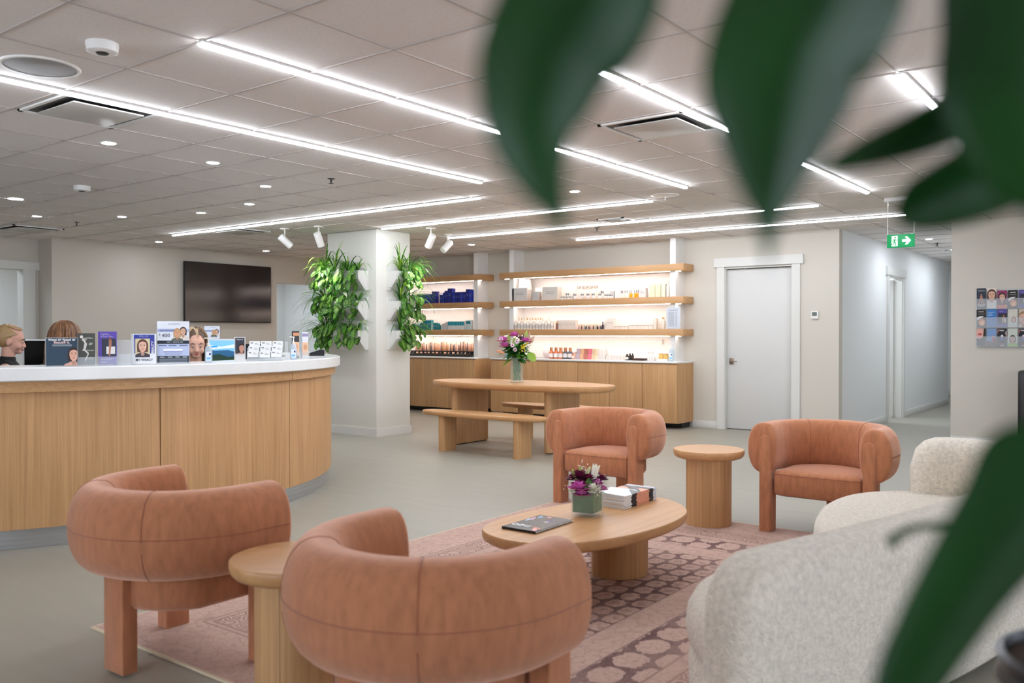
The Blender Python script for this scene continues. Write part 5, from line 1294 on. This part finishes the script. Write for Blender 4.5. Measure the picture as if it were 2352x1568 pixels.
for (la, up, dx, L_, mm) in ((-.08, .47, -.2, .11, M_lime), (-.05, .45, .35, .10, M_lime), (.10, .50, .1, .12, M_lime), (.14, .46, .6, .12, mat('blush_bud', (206, 176, 150), .5)), (-.14, .36, -1.2, .10, mat('peach_bud', (232, 176, 140), .5)), (.02, .35, .3, .07, M_lime), (.13, .5, .2, .10, MATS['blush_bud'])):
    mb = MB(); lily_bud(mb, cam_off(la, up - .02, .08), CR * dx + Vector((0, 0, 1 if abs(dx) < 1 else .35)), L_, mm, rr, .1); mb.build('lily_bud', r)
mb = MB()
for (la, up) in ((.0, .47), (-.05, .43), (-.02, .38), (-.18, .50)):
    c3 = cam_off(la, up, .12)
    for i in range(10): a = 2 * PI * i / 10; ovate(mb, c3, CR * math.cos(a) + Vector((0, 0, math.sin(a))) - CF * .2, -CF, .026, .008, mat('daisy_petal', (232, 204, 220), .5))
    mb.ell(c3, (.008, .008, .008), M_plum, 8, 6)
mb.build('daisies', r); mb = MB()
for i in range(26): q = cam_off(.05 + rr.gauss(0, .03), .52 + rr.gauss(0, .014), .05 + rr.gauss(0, .02)); mb.ell(q, (.012, .012, .010), mat('dusky_umbel', (104, 84, 84), .7), 8, 5)
mb.build('dusky_flower_head', r); mb = MB()
for i in range(18): q = cam_off(.08 + rr.gauss(0, .022), .40 + rr.gauss(0, .022), .12 + rr.gauss(0, .01)); mb.ell(q, (.010, .010, .010), mat('yellow_petal', (222, 196, 44), .5), 7, 5)
mb.build('yellow_flowers', r)

# ================================================================== MAGAZINES AND BOOK
K = Vector((4.137, 2.385)); 
for i in range(10):
    rr2 = random.Random(i); W_, L_ = .21, .36
    ang = math.atan2(-.004, .362) + rr2.uniform(-.012, .012) + (.03 if i == 9 else 0)
    r = thing('magazine', 'pink and black catalogue, %s in the stack on the coffee table' % ('topmost' if i == 9 else 'bottom one' if i == 0 else ('layer %s from the bottom' % ['', 'second', 'third', 'fourth', 'fifth', 'sixth', 'seventh', 'eighth', 'ninth'][i])), 'magazine', (K.x + L_ / 2 + rr2.uniform(-.004, .004), K.y + .09 + rr2.uniform(-.003, .003), ZC + i * .0072), ang, 'catalogues stacked on the coffee table')
    mb = MB(); th_ = .0066
    segs = [(-.5, -.28, (226, 226, 228)), (-.28, -.12, (40, 40, 44)), (-.12, .27, (222, 158, 132)), (.27, .40, (44, 44, 48)), (.40, .5, (206, 212, 222))]
    for a_, b_, c_ in segs: mb.box(((a_ + b_) / 2 * L_, 0, th_ / 2), ((b_ - a_) * L_, .18, th_), flat(c_, .35))
    mb.build('pages', r)
    if i == 9:
        mb = MB(); vs = [(-L_ / 2, -.09, th_ + .0004), (-.02, -.09, th_ + .0006), (.0, -.05, th_ + .010), (-.02, .09, th_ + .012), (-L_ / 2, .09, th_ + .006)]
        mb.add(vs, [(0, 1, 2, 3, 4)], flat((216, 220, 222), .3)); mb.add([(-.10, -.09, th_ + .0012), (.0, -.09, th_ + .0012), (.12, .0, th_ + .006), (.1, .05, th_ + .006), (-.02, -.03, th_ + .0095)], [(0, 1, 2, 3, 4)], flat((60, 58, 60), .3))
        mb.build('cover', r)
bc = [onz(1159.5, 1216, ZC), onz(1233.5, 1225, ZC), onz(1319, 1197, ZC), onz(1227, 1187, ZC)]
ctr = sum(bc, Vector()) / 4; e1 = (bc[2] - bc[1]); e2 = (bc[0] - bc[1]); Lb = e1.length; Wb = max(.2, e2.length); rb = math.atan2(e1.y, e1.x)
r = thing('book', 'thin black hardcover book titled neo lying on the coffee table', 'book', (ctr.x, ctr.y, ZC), rb)
mb = MB(); mb.box((0, 0, .001), (Lb, Wb, .002), M_black); mb.box((0, 0, .011), (Lb, Wb, .002), mat('book_cover', (30, 32, 38), .25)); mb.box((-Lb / 2 + .001, 0, .006), (.002, Wb, .012), M_black)
oT = Matrix.Rotation(-PI / 2, 4, 'X')
mb.build('cover', r); mb = MB(); mb.box((0.001, 0, .006), (Lb - .008, Wb - .008, .008), M_paper); mb.build('pages', r)
mb = MB(); T3 = Matrix.Translation((0, 0, .0125)) @ Matrix.Rotation(PI / 2, 4, 'Z') @ Matrix.Rotation(-PI / 2, 4, 'X')
mb.text('neo', Wb * .36, Wb * .2, -Lb * .05 + .06, M_paper, y=0, T=Matrix.Translation((-.05, 0, .0125)) @ Matrix.Rotation(PI / 2, 4, 'Z') @ Matrix.Rotation(-PI / 2, 4, 'X'), bold=.001)
def topoval(mb, cx, cyy, a, b, c, z, rot=0): mb.add([(cx + a * math.cos(t) * math.cos(rot) - b * math.sin(t) * math.sin(rot), cyy + a * math.cos(t) * math.sin(rot) + b * math.sin(t) * math.cos(rot), z) for t in [2 * PI * i / 14 for i in range(14)]], [tuple(range(14))], flat(c, .3))
for (cx_, cy_, a_, b_, c_, ro) in ((-.40, -.36, .03, .012, (226, 150, 140), .6), (-.30, -.32, .04, .01, (190, 110, 96), 1.2), (.35, .32, .02, .01, (120, 180, 226), 0), (.2, .38, .04, .01, (196, 150, 170), .3), (.1, .42, .03, .008, (150, 190, 220), .2), (.12, -.12, .014, .011, (236, 214, 220), 0), (.18, -.12, .018, .006, (96, 120, 200), 0), (.40, .1, .02, .012, (200, 130, 130), .8)): topoval(mb, cx_ * Lb, cy_ * Wb, a_, b_, c_, .0124, ro)
mb.build('cover_print', r)

# ================================================================== RUG
def rug_mat(x0, x1, y0, y1):
    m = bpy.data.materials.new('faded_pink_rug'); m.use_nodes = True; nt = m.node_tree; N = nt.nodes; L = nt.links; b = N['Principled BSDF']; b.inputs['Roughness'].default_value = .95; b.inputs['Specular IOR Level'].default_value = .1
    def M(op, a, c=None, d=None):
        n = N.new('ShaderNodeMath'); n.operation = op
        for i, v in enumerate((a, c, d)):
            if v is None: continue
            if isinstance(v, (int, float)): n.inputs[i].default_value = v
            else: L.new(v, n.inputs[i])
        return n.outputs[0]
    tc = N.new('ShaderNodeTexCoord'); sp = N.new('ShaderNodeSeparateXYZ'); L.new(tc.outputs['Object'], sp.inputs[0]); X, Y = sp.outputs[0], sp.outputs[1]
    nz = N.new('ShaderNodeTexNoise'); nz.inputs['Scale'].default_value = 30; nz.inputs['Detail'].default_value = 5; L.new(tc.outputs['Object'], nz.inputs['Vector'])
    wob = M('MULTIPLY', M('SUBTRACT', nz.outputs['Fac'], .5), .06)
    d = M('MINIMUM', M('MINIMUM', M('SUBTRACT', X, x0), M('SUBTRACT', x1, X)), M('MINIMUM', M('SUBTRACT', Y, y0), M('SUBTRACT', y1, Y)))
    def band(a, c): return M('MULTIPLY', M('GREATER_THAN', d, a), M('LESS_THAN', d, c))
    def medal(px_, py_, shift, rad, soft):
        """staggered rounded medallions; returns 1 inside"""
        u_ = M('DIVIDE', X, px_); v_ = M('DIVIDE', Y, py_)
        row = M('FLOOR', v_); off = M('MULTIPLY', M('MODULO', M('ABSOLUTE', row), 2.0), .5)
        fu = M('SUBTRACT', M('FRACT', M('ADD', u_, off)), .5); fv = M('SUBTRACT', M('FRACT', v_), .5)
        au = M('ABSOLUTE', M('MULTIPLY', fu, 1.0)); av = M('ABSOLUTE', M('MULTIPLY', fv, 1.0))
        e = M('ADD', M('POWER', M('MULTIPLY', au, 2.0), 2.6), M('POWER', M('MULTIPLY', av, 2.0), 2.6))
        e = M('ADD', e, M('MULTIPLY', wob, 22.0))
        return e
    field = medal(.135, .11, 0, 0, 0); brd = medal(.19, .15, 0, 0, 0)
    big = M('LESS_THAN', field, .66); ring = M('MULTIPLY', M('GREATER_THAN', field, .38), M('LESS_THAN', field, .44)); 
    bigb = M('LESS_THAN', brd, .70); ringb = M('MULTIPLY', M('GREATER_THAN', brd, .44), M('LESS_THAN', brd, .49))
    core = M('LESS_THAN', field, .07); coreb = M('MULTIPLY', M('GREATER_THAN', brd, .05), M('LESS_THAN', brd, .09))
    vo = N.new('ShaderNodeTexVoronoi'); vo.feature = 'DISTANCE_TO_EDGE'; vo.inputs['Scale'].default_value = 17; L.new(tc.outputs['Object'], vo.inputs['Vector'])
    lines = M('LESS_THAN', vo.outputs['Distance'], .035)
    vo2 = N.new('ShaderNodeTexVoronoi'); vo2.inputs['Scale'].default_value = 9; L.new(tc.outputs['Object'], vo2.inputs['Vector'])
    scr = M('LESS_THAN', M('FRACT', M('MULTIPLY', M('ADD', vo2.outputs['Distance'], wob), 7.0)), .42)
    # darkness value per zone
    zone_field = M('GREATER_THAN', d, 1.0)
    dk_field = M('SUBTRACT', M('ADD', M('SUBTRACT', 1.0, big), M('MULTIPLY', ring, .55)), M('MULTIPLY', core, -.4))
    dk_b = M('ADD', M('ADD', M('SUBTRACT', 1.0, bigb), M('MULTIPLY', ringb, .4)), M('MULTIPLY', coreb, .45))
    z1 = band(.36, .50); z2 = band(.58, .82); thin = M('ADD', M('MULTIPLY', lines, .10), M('MULTIPLY', M('GREATER_THAN', nz.outputs['Fac'], .54), .13))
    lin_e = None
    for a_ in (.33, .36, .50, .58, .82, 1.0):
        t = M('LESS_THAN', M('ABSOLUTE', M('SUBTRACT', d, a_)), .006); lin_e = t if lin_e is None else M('MAXIMUM', lin_e, t)
    plain = M('SUBTRACT', 1.0, M('MINIMUM', M('ADD', M('ADD', zone_field, z1), z2), 1.0))
    D = M('ADD', M('ADD', M('MULTIPLY', zone_field, dk_field), M('MULTIPLY', z2, dk_b)), M('ADD', M('MULTIPLY', z1, M('MULTIPLY', scr, .75)), M('MULTIPLY', plain, thin)))
    D = M('MAXIMUM', M('ADD', D, M('MULTIPLY', lines, .16)), M('MULTIPLY', lin_e, .6))
    n2 = N.new('ShaderNodeTexNoise'); n2.inputs['Scale'].default_value = 3.5; n2.inputs['Detail'].default_value = 5; L.new(tc.outputs['Object'], n2.inputs['Vector'])
    n3 = N.new('ShaderNodeTexNoise'); n3.inputs['Scale'].default_value = 120; n3.inputs['Detail'].default_value = 2; L.new(tc.outputs['Object'], n3.inputs['Vector'])
    fade = M('ADD', M('MULTIPLY', n2.outputs['Fac'], 1.1), M('MULTIPLY', n3.outputs['Fac'], .5))
    D = M('MINIMUM', M('MULTIPLY', M('MULTIPLY', D, fade), .95), 1.0)
    mix = N.new('ShaderNodeMix'); mix.data_type = 'RGBA'; L.new(D, mix.inputs[0])
    base = N.new('ShaderNodeMix'); base.data_type = 'RGBA'; L.new(n2.outputs['Fac'], base.inputs[0]); base.inputs[6].default_value = lin((182, 150, 138)); base.inputs[7].default_value = lin((196, 168, 154))
    L.new(base.outputs[2], mix.inputs[6]); mix.inputs[7].default_value = lin((104, 78, 78))
    L.new(mix.outputs[2], b.inputs['Base Color'])
    bp = N.new('ShaderNodeBump'); bp.inputs['Strength'].default_value = .4; bp.inputs['Distance'].default_value = .002; L.new(n3.outputs['Fac'], bp.inputs['Height']); L.new(bp.outputs[0], b.inputs['Normal'])
    return m
r = thing('rug', 'large faded pink patterned rug under the seating', 'rug', (0, 0, 0))
mb = MB(); mb.box((3.83, 2.41, .005), (3.76, 2.82, .009), rug_mat(1.95, 5.71, 1.0, 3.82)); mb.build('pile', r)
mb = MB()
for (c, s_) in (((1.945, 2.41, .0045), (.012, 2.83, .009)), ((5.715, 2.41, .0045), (.012, 2.83, .009)), ((3.83, 3.825, .0045), (3.78, .012, .009)), ((3.83, .995, .0045), (3.78, .012, .009))): mb.box(c, s_, mat('rug_binding', (206, 188, 160), .9))
mb.build('bound_edge', r)

# ================================================================== SOFA
sofa = thing('sofa', 'curved cream boucle sofa at lower right, seen from behind', 'sofa', (4.0, 1.0, RG))
bp_ = catmull([(2.37, 1.05), (2.64, .96), (3.0, .84), (3.45, .71), (3.95, .60), (4.45, .53), (4.95, .52), (5.36, .63), (5.60, .90), (5.50, 1.24)], 7)
bp_ = [Vector((p_[0] - 4.0, p_[1] - 1.0)) for p_ in bp_]
Ls = [0]
for a_, b_ in zip(bp_[:-1], bp_[1:]): Ls.append(Ls[-1] + (b_ - a_).length)
fr = []
for i, p_ in enumerate(bp_):
    t = (bp_[min(i + 1, len(bp_) - 1)] - bp_[max(i - 1, 0)]).normalized(); n = Vector((t.y, -t.x))   # outward (away from the seats)
    e = min(Ls[i], Ls[-1] - Ls[i]); rc = .17
    hgt_ = .645 + .05 * Ls[i] / Ls[-1] - (rc - math.sqrt(max(0, rc * rc - max(0, rc - e) ** 2))) * 1.0
    tw = .105 * min(1, .55 + .45 * math.sqrt(min(1, e / .07)))
    sec = []
    for j in range(28):
        q = 2 * PI * j / 28; c, s_ = math.cos(q), math.sin(q)
        o = tw * spow(c, .55); z = (hgt_ - .03) / 2 * spow(s_, .30) + (hgt_ + .03) / 2
        o += .02 * (z - .35)   # slight outward lean
        sec.append((p_.x + n.x * o, p_.y + n.y * o, z))
    fr.append(sec)
mb = MB(); mb.sweep(fr, M_boucle); mb.build('backrest', sofa, auto=80)
so = catmull([(2.50, 1.03), (2.62, 1.22), (2.84, 1.38), (3.12, 1.45), (3.40, 1.40), (3.75, 1.31), (4.12, 1.33), (4.45, 1.46), (4.85, 1.54), (5.22, 1.50), (5.48, 1.32), (5.52, 1.10), (5.42, .78), (5.05, .62), (4.45, .63), (3.95, .70), (3.45, .81), (2.95, .94)], 6, True)
so = [(p_[0] - 4.0, p_[1] - 1.0) for p_ in so][::-1]
so2 = [(p_[0], p_[1]) for p_ in so]
mb = MB(); mb.loft(so2, [(.05, .205), (.018, .212), (.002, .235), (-.006, .28), (0, .33), (.018, .362), (.04, .376), (.04, .381, .9), (.04, .386, .5)], M_boucle); mb.build('seat_cushion', sofa, auto=70)
mb = MB(); mb.loft(so2, [(.05, .02), (.02, .03), (.006, .06), (.004, .16), (.02, .195), (.04, .203)], M_boucle); mb.build('base', sofa, auto=70)

# ================================================================== COLUMN PLANTERS
def planter(loc, rz, label, seed, nsp, npr, big=1.0, lean=0.0):
    r = thing('wall_planter', label, 'wall planter', loc, rz, 'white wall planters with spider and prayer plants')
    w_ = .36; H_ = .30; m = mat('white_planter', (226, 225, 220), .4)
    mb = MB(); mb.box((0, -.008, H_ / 2), (w_, .016, H_), m, bev=.004)
    pf = [(-.004, .0), (-.02, .0), (-.165, .13), (-.175, H_ * .84), (-.165, H_ * .84), (-.155, .15), (-.02, .15), (-.004, .15)]
    ww = w_ / 2 - .006
    # basket: outer shell tapering below
    V = [(-ww * .8, -.02, 0), (ww * .8, -.02, 0), (-ww, -.17, .14), (ww, -.17, .14), (-ww, -.175, H_ * .82), (ww, -.175, H_ * .82), (-ww, -.012, H_ * .82), (ww, -.012, H_ * .82), (-ww, -.012, .0), (ww, -.012, .0)]
    mb.add(V, [(0, 2, 3, 1), (2, 4, 5, 3), (0, 8, 6, 4, 2), (1, 3, 5, 7, 9), (8, 0, 1, 9)], m); mb.build('pot', r)
    mb = MB(); mb.box((0, -.09, H_ * .77), (w_ - .03, .15, .02), M_soil); mb.build('soil', r)
    rr = random.Random(seed); zt = H_ * .8
    mb = MB()
    for i in range(nsp):
        cx_ = rr.choice((-.09, .08)) + lean * .07; a = rr.uniform(-PI, 0) if rr.random() < .72 else rr.uniform(-PI, PI); up_ = rr.uniform(.35, 1.8)
        blade(mb, (cx_, -.09, zt), (math.cos(a) + lean * .5, math.sin(a) * .9 - .1, up_), rr.uniform(.26, .52) * big, rr.uniform(.006, .010), rr.choice((M_leaf, M_leafd, M_leafd, M_leafy, M_leaf)), rr.uniform(.7, 1.6), 8)
    mb.build('spider_plant', r)
    mb = MB()
    for i in range(npr):
        x_ = rr.uniform(-.17, .17) + lean * .06; sy = rr.uniform(-.24, -.12); z_ = zt + rr.uniform(-.16, .09)
        a = rr.uniform(-2.3, -.8); dn = Vector((math.cos(a) * .5, -.35, rr.uniform(-1.1, -.2)))
        L_ = rr.uniform(.10, .145)
        mb.tube([(x_ * .5, -.09, zt), (x_, sy + .02, z_ + .02), (x_, sy, z_)], .0018, M_stem, 4, caps=False)
        ovate(mb, (x_, sy, z_), dn, (rr.uniform(-.3, .3), -1, .5), L_, L_ * .36, rr.choice((M_leaf, M_leafd, M_leafd)), M_leafl if i % 3 else M_leafy, curl=.12, nu=6, nv=8)
    mb.build('prayer_plant', r)
    return r
rows = [(1.86, 'top'), (1.475, 'middle'), (1.10, 'bottom')]
for k, (z, nm_) in enumerate(rows):
    planter((CX0, 8.375, z), -PI / 2, 'white planter in the %s row on the left column face, next to the corner' % nm_, 20 + k, 46, 26, .85 if k else 1.0)
    planter((CX0, 8.745, z), -PI / 2, 'white planter in the %s row on the left column face, at its outer edge' % nm_, 30 + k, 80, 50, 1.1, -1.0)
    planter((8.095, CY0, z), 0, 'white planter in the %s row on the right column face' % nm_, 40 + k, 70, 34, 1.05, 1.0)

# ================================================================== BROCHURE RACK AND DARK CABINET
yr0 = onx(2242, 700, XR - .03).y; cwid = .1065
zrow = [1.60, 1.385, 1.165]
r = thing('brochure_rack', 'clear wall rack of brochures at the right photo edge', 'brochure rack', (XR, yr0 - cwid * 3, 0), -PI / 2)
mb = MB(); mb.box((0, -.004, 1.48), (cwid * 6 + .02, .004, .68), M_acryl)
for z in zrow: mb.box((0, -.022, z - .008), (cwid * 6, .036, .004), M_acryl); mb.box((0, -.040, z + .05), (cwid * 6, .003, .12), M_acryl)
mb.build('acrylic_panel', r)
def bro(col, row, label, fn):
    W = .096; H = .205 + (.03 if row == 0 and col < 2 else 0)
    y_ = yr0 - cwid * (col + .5)
    r = thing('brochure', label, 'brochure', (XR - .03, y_, zrow[row] - .0045), -PI / 2, 'brochures in the wall rack')
    mb = MB(); mb.box((0, .004, H / 2), (W, .006, H), M_paper); mb.build('pages', r)
    mb = MB(); n0 = 0; fn(mb, W, H); mb.v = [Vector((max(-W / 2, min(W / 2, v.x)), v.y, max(0, min(H, v.z)))) for v in mb.v]; mb.build('cover', r)
SK = (214, 166, 142)
def bg(mb, W, H, c): rect(mb, -W / 2, 0, W / 2, H, -.0002, c)
def f_tri(mb, W, H):
    bg(mb, W, H, (40, 46, 62)); 
    for s_ in (-1, 0, 1): poly(mb, [(s_ * W * .3 - .006, H * .2), (s_ * W * .3 + .006, H * .2), (.004, H * .72), (-.004, H * .72)], -.0008 - .0002 * s_, flat((176, 120, 100)))
    mb.text('BodyTone', W * .17, 0, H * .88, M_paper, y=-.002); rect(mb, -W * .4, H * .16, W * .4, H * .2, -.0015, (214, 206, 196)); rect(mb, -W * .25, H * .1, W * .25, H * .13, -.0015, (214, 206, 196))
def f_face(bgc, hair=(70, 48, 40), sh=(230, 226, 222), low=None, skin=SK, s=.55, cz=.58, cx=0, txt=None, tc=(230, 230, 230)):
    def g(mb, W, H):
        bg(mb, W, H, bgc); portrait(mb, W * cx, H * cz, W * s * 1.6, skin, hair, sh, -.0006)
        if low: rect(mb, -W / 2, 0, W / 2, H * low[0], -.002, low[1])
        if txt: mb.text(txt, W * .16, 0, H * (low[0] * .5 if low else .9), flat(tc), y=-.003)
    return g
def f_glow(mb, W, H):
    bg(mb, W, H, (34, 30, 30)); oval(mb, W * .05, H * .28, W * .36, H * .2, -.0006, (214, 140, 90)); oval(mb, W * .1, H * .24, W * .2, H * .12, -.0009, (240, 190, 140)); poly(mb, [(-W * .45, H * .38), (W * .3, H * .62), (-W * .1, H * .62), (-W * .45, H * .55)], -.0011, flat((226, 224, 222)))
    rect(mb, -W * .3, H * .86, W * .3, H * .89, -.0012, (200, 196, 190)); rect(mb, -W * .36, H * .74, W * .36, H * .76, -.0012, (150, 146, 140))
def f_purple(mb, W, H):
    bg(mb, W, H, (86, 74, 150)); rect(mb, -W * .4, H * .22, W * .5, H * .78, -.0006, (40, 38, 52)); rect(mb, -.0, H * .26, W * .4, H * .5, -.0009, (214, 212, 214)); poly(mb, [(W * .08, H * .26), (W * .2, H * .26), (W * .26, H * .66), (W * .1, H * .7)], -.0012, flat((170, 112, 90))); mb.text('Tighter', W * .14, -W * .1, H * .88, flat((190, 184, 226)), y=-.002)
def f_blue(mb, W, H):
    bg(mb, W, H, (52, 118, 184))
    for q, l in ((.82, .7), (.74, .45), (.66, .55)): rect(mb, -W * .4, H * q, W * (-.4 + l), H * (q + .02), -.001, (206, 222, 240))
def f_sky(mb, W, H):
    bg(mb, W, H, (120, 150, 190)); poly(mb, [(-W / 2, 0), (W / 2, 0), (W / 2, H * .5), (W * .1, H * .25), (-W / 2, H * .3)], -.0006, flat((110, 78, 76))); oval(mb, W * .2, H * .55, W * .1, H * .06, -.001, (216, 160, 130)); poly(mb, [(W * .1, H * .3), (W * .35, H * .3), (W * .32, H * .5), (W * .12, H * .5)], -.0009, flat((170, 40, 50))); poly(mb, [(-W * .2, H * .05), (W * .1, H * .2), (W * .2, H * .32), (0, H * .16)], -.0011, flat((216, 160, 130)))
def f_neo(mb, W, H):
    bg(mb, W, H, (28, 28, 36)); mb.text('neo', W * .3, -W * .02, H * .9, M_paper, y=-.002, bold=.0006); oval(mb, 0, H * .56, W * .13, H * .09, -.001, (236, 236, 240)); poly(mb, [(-W * .1, H * .36), (W * .1, H * .36), (W * .1, H * .52), (-W * .1, H * .52)], -.0011, flat((70, 110, 200))); oval(mb, 0, H * .56, W * .07, H * .03, -.0015, (206, 60, 70))
    poly(mb, [(-W * .5, H * .7), (-W * .2, H * .95), (-W * .5, H * .95)], -.001, flat((150, 96, 90))); poly(mb, [(W * .5, H * .5), (W * .3, H * .75), (W * .5, H * .9)], -.001, flat((180, 150, 150))); rect(mb, -W * .2, H * .12, W * .25, H * .16, -.001, (210, 60, 70)); rect(mb, -W * .2, H * .05, W * .25, H * .08, -.001, (220, 220, 224))
def f_lips(mb, W, H):
    bg(mb, W, H, (60, 54, 52)); poly(mb, [(-W / 2, H * .45), (-W * .1, H * .42), (W * .2, H * .52), (W * .3, H), (-W / 2, H)], -.0005, flat((216, 164, 150))); oval(mb, -W * .12, H * .68, W * .22, H * .06, -.001, (176, 76, 78)); oval(mb, -W * .12, H * .68, W * .14, H * .012, -.0013, (90, 34, 36)); poly(mb, [(W * .3, H * .7), (W * .5, H * .5), (W * .5, H), (W * .3, H)], -.0012, flat((40, 28, 26)))
bro(0, 0, 'dark brochure with crossed limbs, top left of the wall rack', f_tri)
bro(1, 0, 'brochure with a large pale face, second in the top row of the rack', f_face((228, 210, 200), (74, 52, 44), (226, 196, 186), (.3, (206, 206, 206)), s=.7, cz=.66))
bro(2, 0, 'brochure with dark haired face on magenta, third in the top rack row', f_face((140, 40, 90), (34, 26, 26), (60, 40, 44), (.2, (206, 96, 76)), s=.55, cz=.62))
bro(3, 0, 'black brochure with glowing orange circle, fourth in the top rack row', f_glow)
bro(4, 0, 'purple brochure with seated figure, right end of the top rack row', f_purple)
bro(0, 1, 'black brochure with glowing orange circle, middle row left end of the rack', f_glow)
bro(1, 1, 'plain blue brochure in the middle row of the wall rack', f_blue)
bro(2, 1, 'purple brochure with seated figure, third in the middle rack row', f_purple)
bro(3, 1, 'brochure with smiling red haired face under a dark band, middle rack row', f_face((206, 200, 188), (132, 74, 54), (190, 214, 210), None, s=.34, cz=.42, cx=.1))
bro(4, 1, 'brochure with a close smiling face, right end of the middle rack row', f_face((196, 180, 160), (150, 120, 90), (220, 190, 170), None, s=.8, cz=.5))
bro(0, 2, 'brochure with close-up lips, bottom left of the wall rack', f_lips)
bro(1, 2, 'sky blue brochure with climbing figure in red, bottom rack row', f_sky)
bro(2, 2, 'black neo brochure, third in the bottom rack row', f_neo)
bro(3, 2, 'pale brochure with a child above a green band, bottom rack row', f_face((196, 200, 190), (34, 28, 26), (150, 170, 80), (.14, (150, 186, 80)), s=.45, cz=.42))
bro(4, 2, 'black neo brochure, right end of the bottom rack row', f_neo)
yb = onx(2337, 900, 10.95).y
r = thing('black_cabinet', 'black low cabinet against the wall at the right photo edge', 'cabinet', (11.15, yb - .28, 0))
mb = MB(); mb.box((0, 0, .46), (.38, .56, .88), M_black, bev=.02); mb.build('body', r); mb = MB(); mb.box((-.196, 0, .46), (.012, .50, .80), M_dark, bev=.004); mb.build('door', r); mb = MB(); mb.box((0, 0, .01), (.34, .5, .02), M_dark); mb.build('plinth', r)

# ================================================================== FOREGROUND PLANT
plc = Vector((1.30, .045, 0))
r = thing('potted_plant', 'big potted plant whose dark blurred leaves hang in front of the view', 'plant', plc)
mb = MB(); prof = []
for i in range(60):
    z = .004 + .90 * i / 59; prof.append((.140 + (.004 if i % 2 else -.002), z))
mb.lathe(prof + [(.134, .908), (.130, .895), (.001, .895)], M_black, seg=40); mb.build('ribbed_pot', r)
mb = MB(); mb.lathe([(.128, .897), (.06, .905), (.001, .91)], M_soil, seg=24); mb.build('soil', r)
def W2L(p): return Vector(p) - plc
stem_top = [(1.30, .045, .84), (1.22, .03, 1.15), (1.0, -.06, 1.42), (.72, -.05, 1.60), (.50, -.01, 1.62)]
mb = MB(); mb.tube([W2L(p) for p in catmull(stem_top, 6)], [.016 - .010 * i / 24 for i in range(25)], M_fgleaf, 10)
twig = [(.50, -.01, 1.62), (.40, .02, 1.60), (.30, .12, 1.56), (.22, .20, 1.53)]
mb.tube([W2L(p) for p in catmull(twig, 6)], .004, M_fgleaf, 8)
mb.tube([W2L(p) for p in catmull([(1.0, -.06, 1.42), (.62, -.12, 1.40), (.42, -.02, 1.36)], 6)], .004, M_fgleaf, 8)
mb.tube([W2L(p) for p in catmull([(1.22, .03, 1.15), (.80, -.10, 1.22), (.52, -.03, 1.20)], 6)], .004, M_fgleaf, 8)
mb.build('stem', r)
def fgleaf(cl, bend=.03, name='leaf', rib=True):
    """cl: centreline (px, py, depth, half width px) sampled from base to tip"""
    P = catmull(cl, 8); nu = 8; vs = []; n = len(P)
    C3 = [W2L(atd(q[0], q[1], q[2])) for q in P]
    for i, q in enumerate(P):
        t = C3[min(i + 1, n - 1)] - C3[max(i - 1, 0)]; t.normalize()
        view = CF; s_ = t.cross(view).normalized(); w = q[3] * q[2] / FPX; nn = s_.cross(t).normalized()
        for j in range(nu + 1):
            g_ = -1 + 2 * j / nu; vs.append(C3[i] + s_ * w * g_ + nn * (abs(g_) ** 1.3 * w * .35))
    fs = []
    for i in range(n - 1):
        for j in range(nu): a = i * (nu + 1) + j; fs.append((a, a + 1, a + nu + 2, a + nu + 1))
    b = MB(); b.add(vs, fs, M_fgleaf, smooth=True)
    b.tube([C3[i] for i in range(0, n, 2)], [max(.0003, .0012 * (1 - i / n)) for i in range(0, n, 2)], M_fgleaf, 5)
    o = b.build(name, r); md = o.modifiers.new('thickness', 'SOLIDIFY'); md.thickness = .0006
    return o
fgleaf([(1420, -260, .30, 30), (1370, -120, .30, 170), (1325, 0, .30, 186), (1262, 100, .30, 164), (1232, 200, .30, 142), (1220, 300, .30, 104), (1242, 400, .30, 64), (1274, 475, .30, 32), (1300, 545, .30, 5)])
fgleaf([(1960, -260, .31, 30), (1930, -120, .31, 190), (1884, 0, .31, 206), (1828, 100, .31, 188), (1802, 200, .31, 178), (1788, 300, .31, 140), (1776, 400, .31, 90), (1768, 500, .31, 36), (1765, 560, .31, 15), (1764, 610, .31, 3)])
fgleaf([(2420, -260, .36, 60), (2400, -100, .36, 190), (2375, 80, .36, 185), (2370, 220, .36, 180), (2400, 350, .36, 140), (2460, 480, .36, 60), (2500, 560, .36, 4)])
fgleaf([(2420, 150, .40, 40), (2340, 195, .40, 84), (2240, 240, .40, 66), (2140, 292, .40, 56), (2030, 336, .40, 42), (1945, 368, .40, 26), (1880, 392, .40, 6)])
fgleaf([(2480, 260, .42, 40), (2400, 330, .42, 90), (2310, 385, .42, 95), (2220, 430, .42, 84), (2140, 463, .42, 68), (2095, 485, .42, 48), (2060, 500, .42, 14)])
fgleaf([(2560, 960, .36, 30), (2440, 1100, .36, 160), (2330, 1225, .36, 132), (2240, 1345, .36, 112), (2160, 1470, .36, 98), (2090, 1590, .36, 80), (2030, 1720, .36, 40), (2000, 1820, .36, 4)])
mb = MB(); mb.tube([W2L(atd(*q)) for q in ((2320, 1225, .50), (2230, 1206, .52), (2160, 1205, .54), (2100, 1212, .56), (2062, 1228, .57), (2047, 1248, .58))], [.0040, .0034, .0030, .0028, .0028, .0036], M_fgleaf, 6); mb.build('tendril', r)
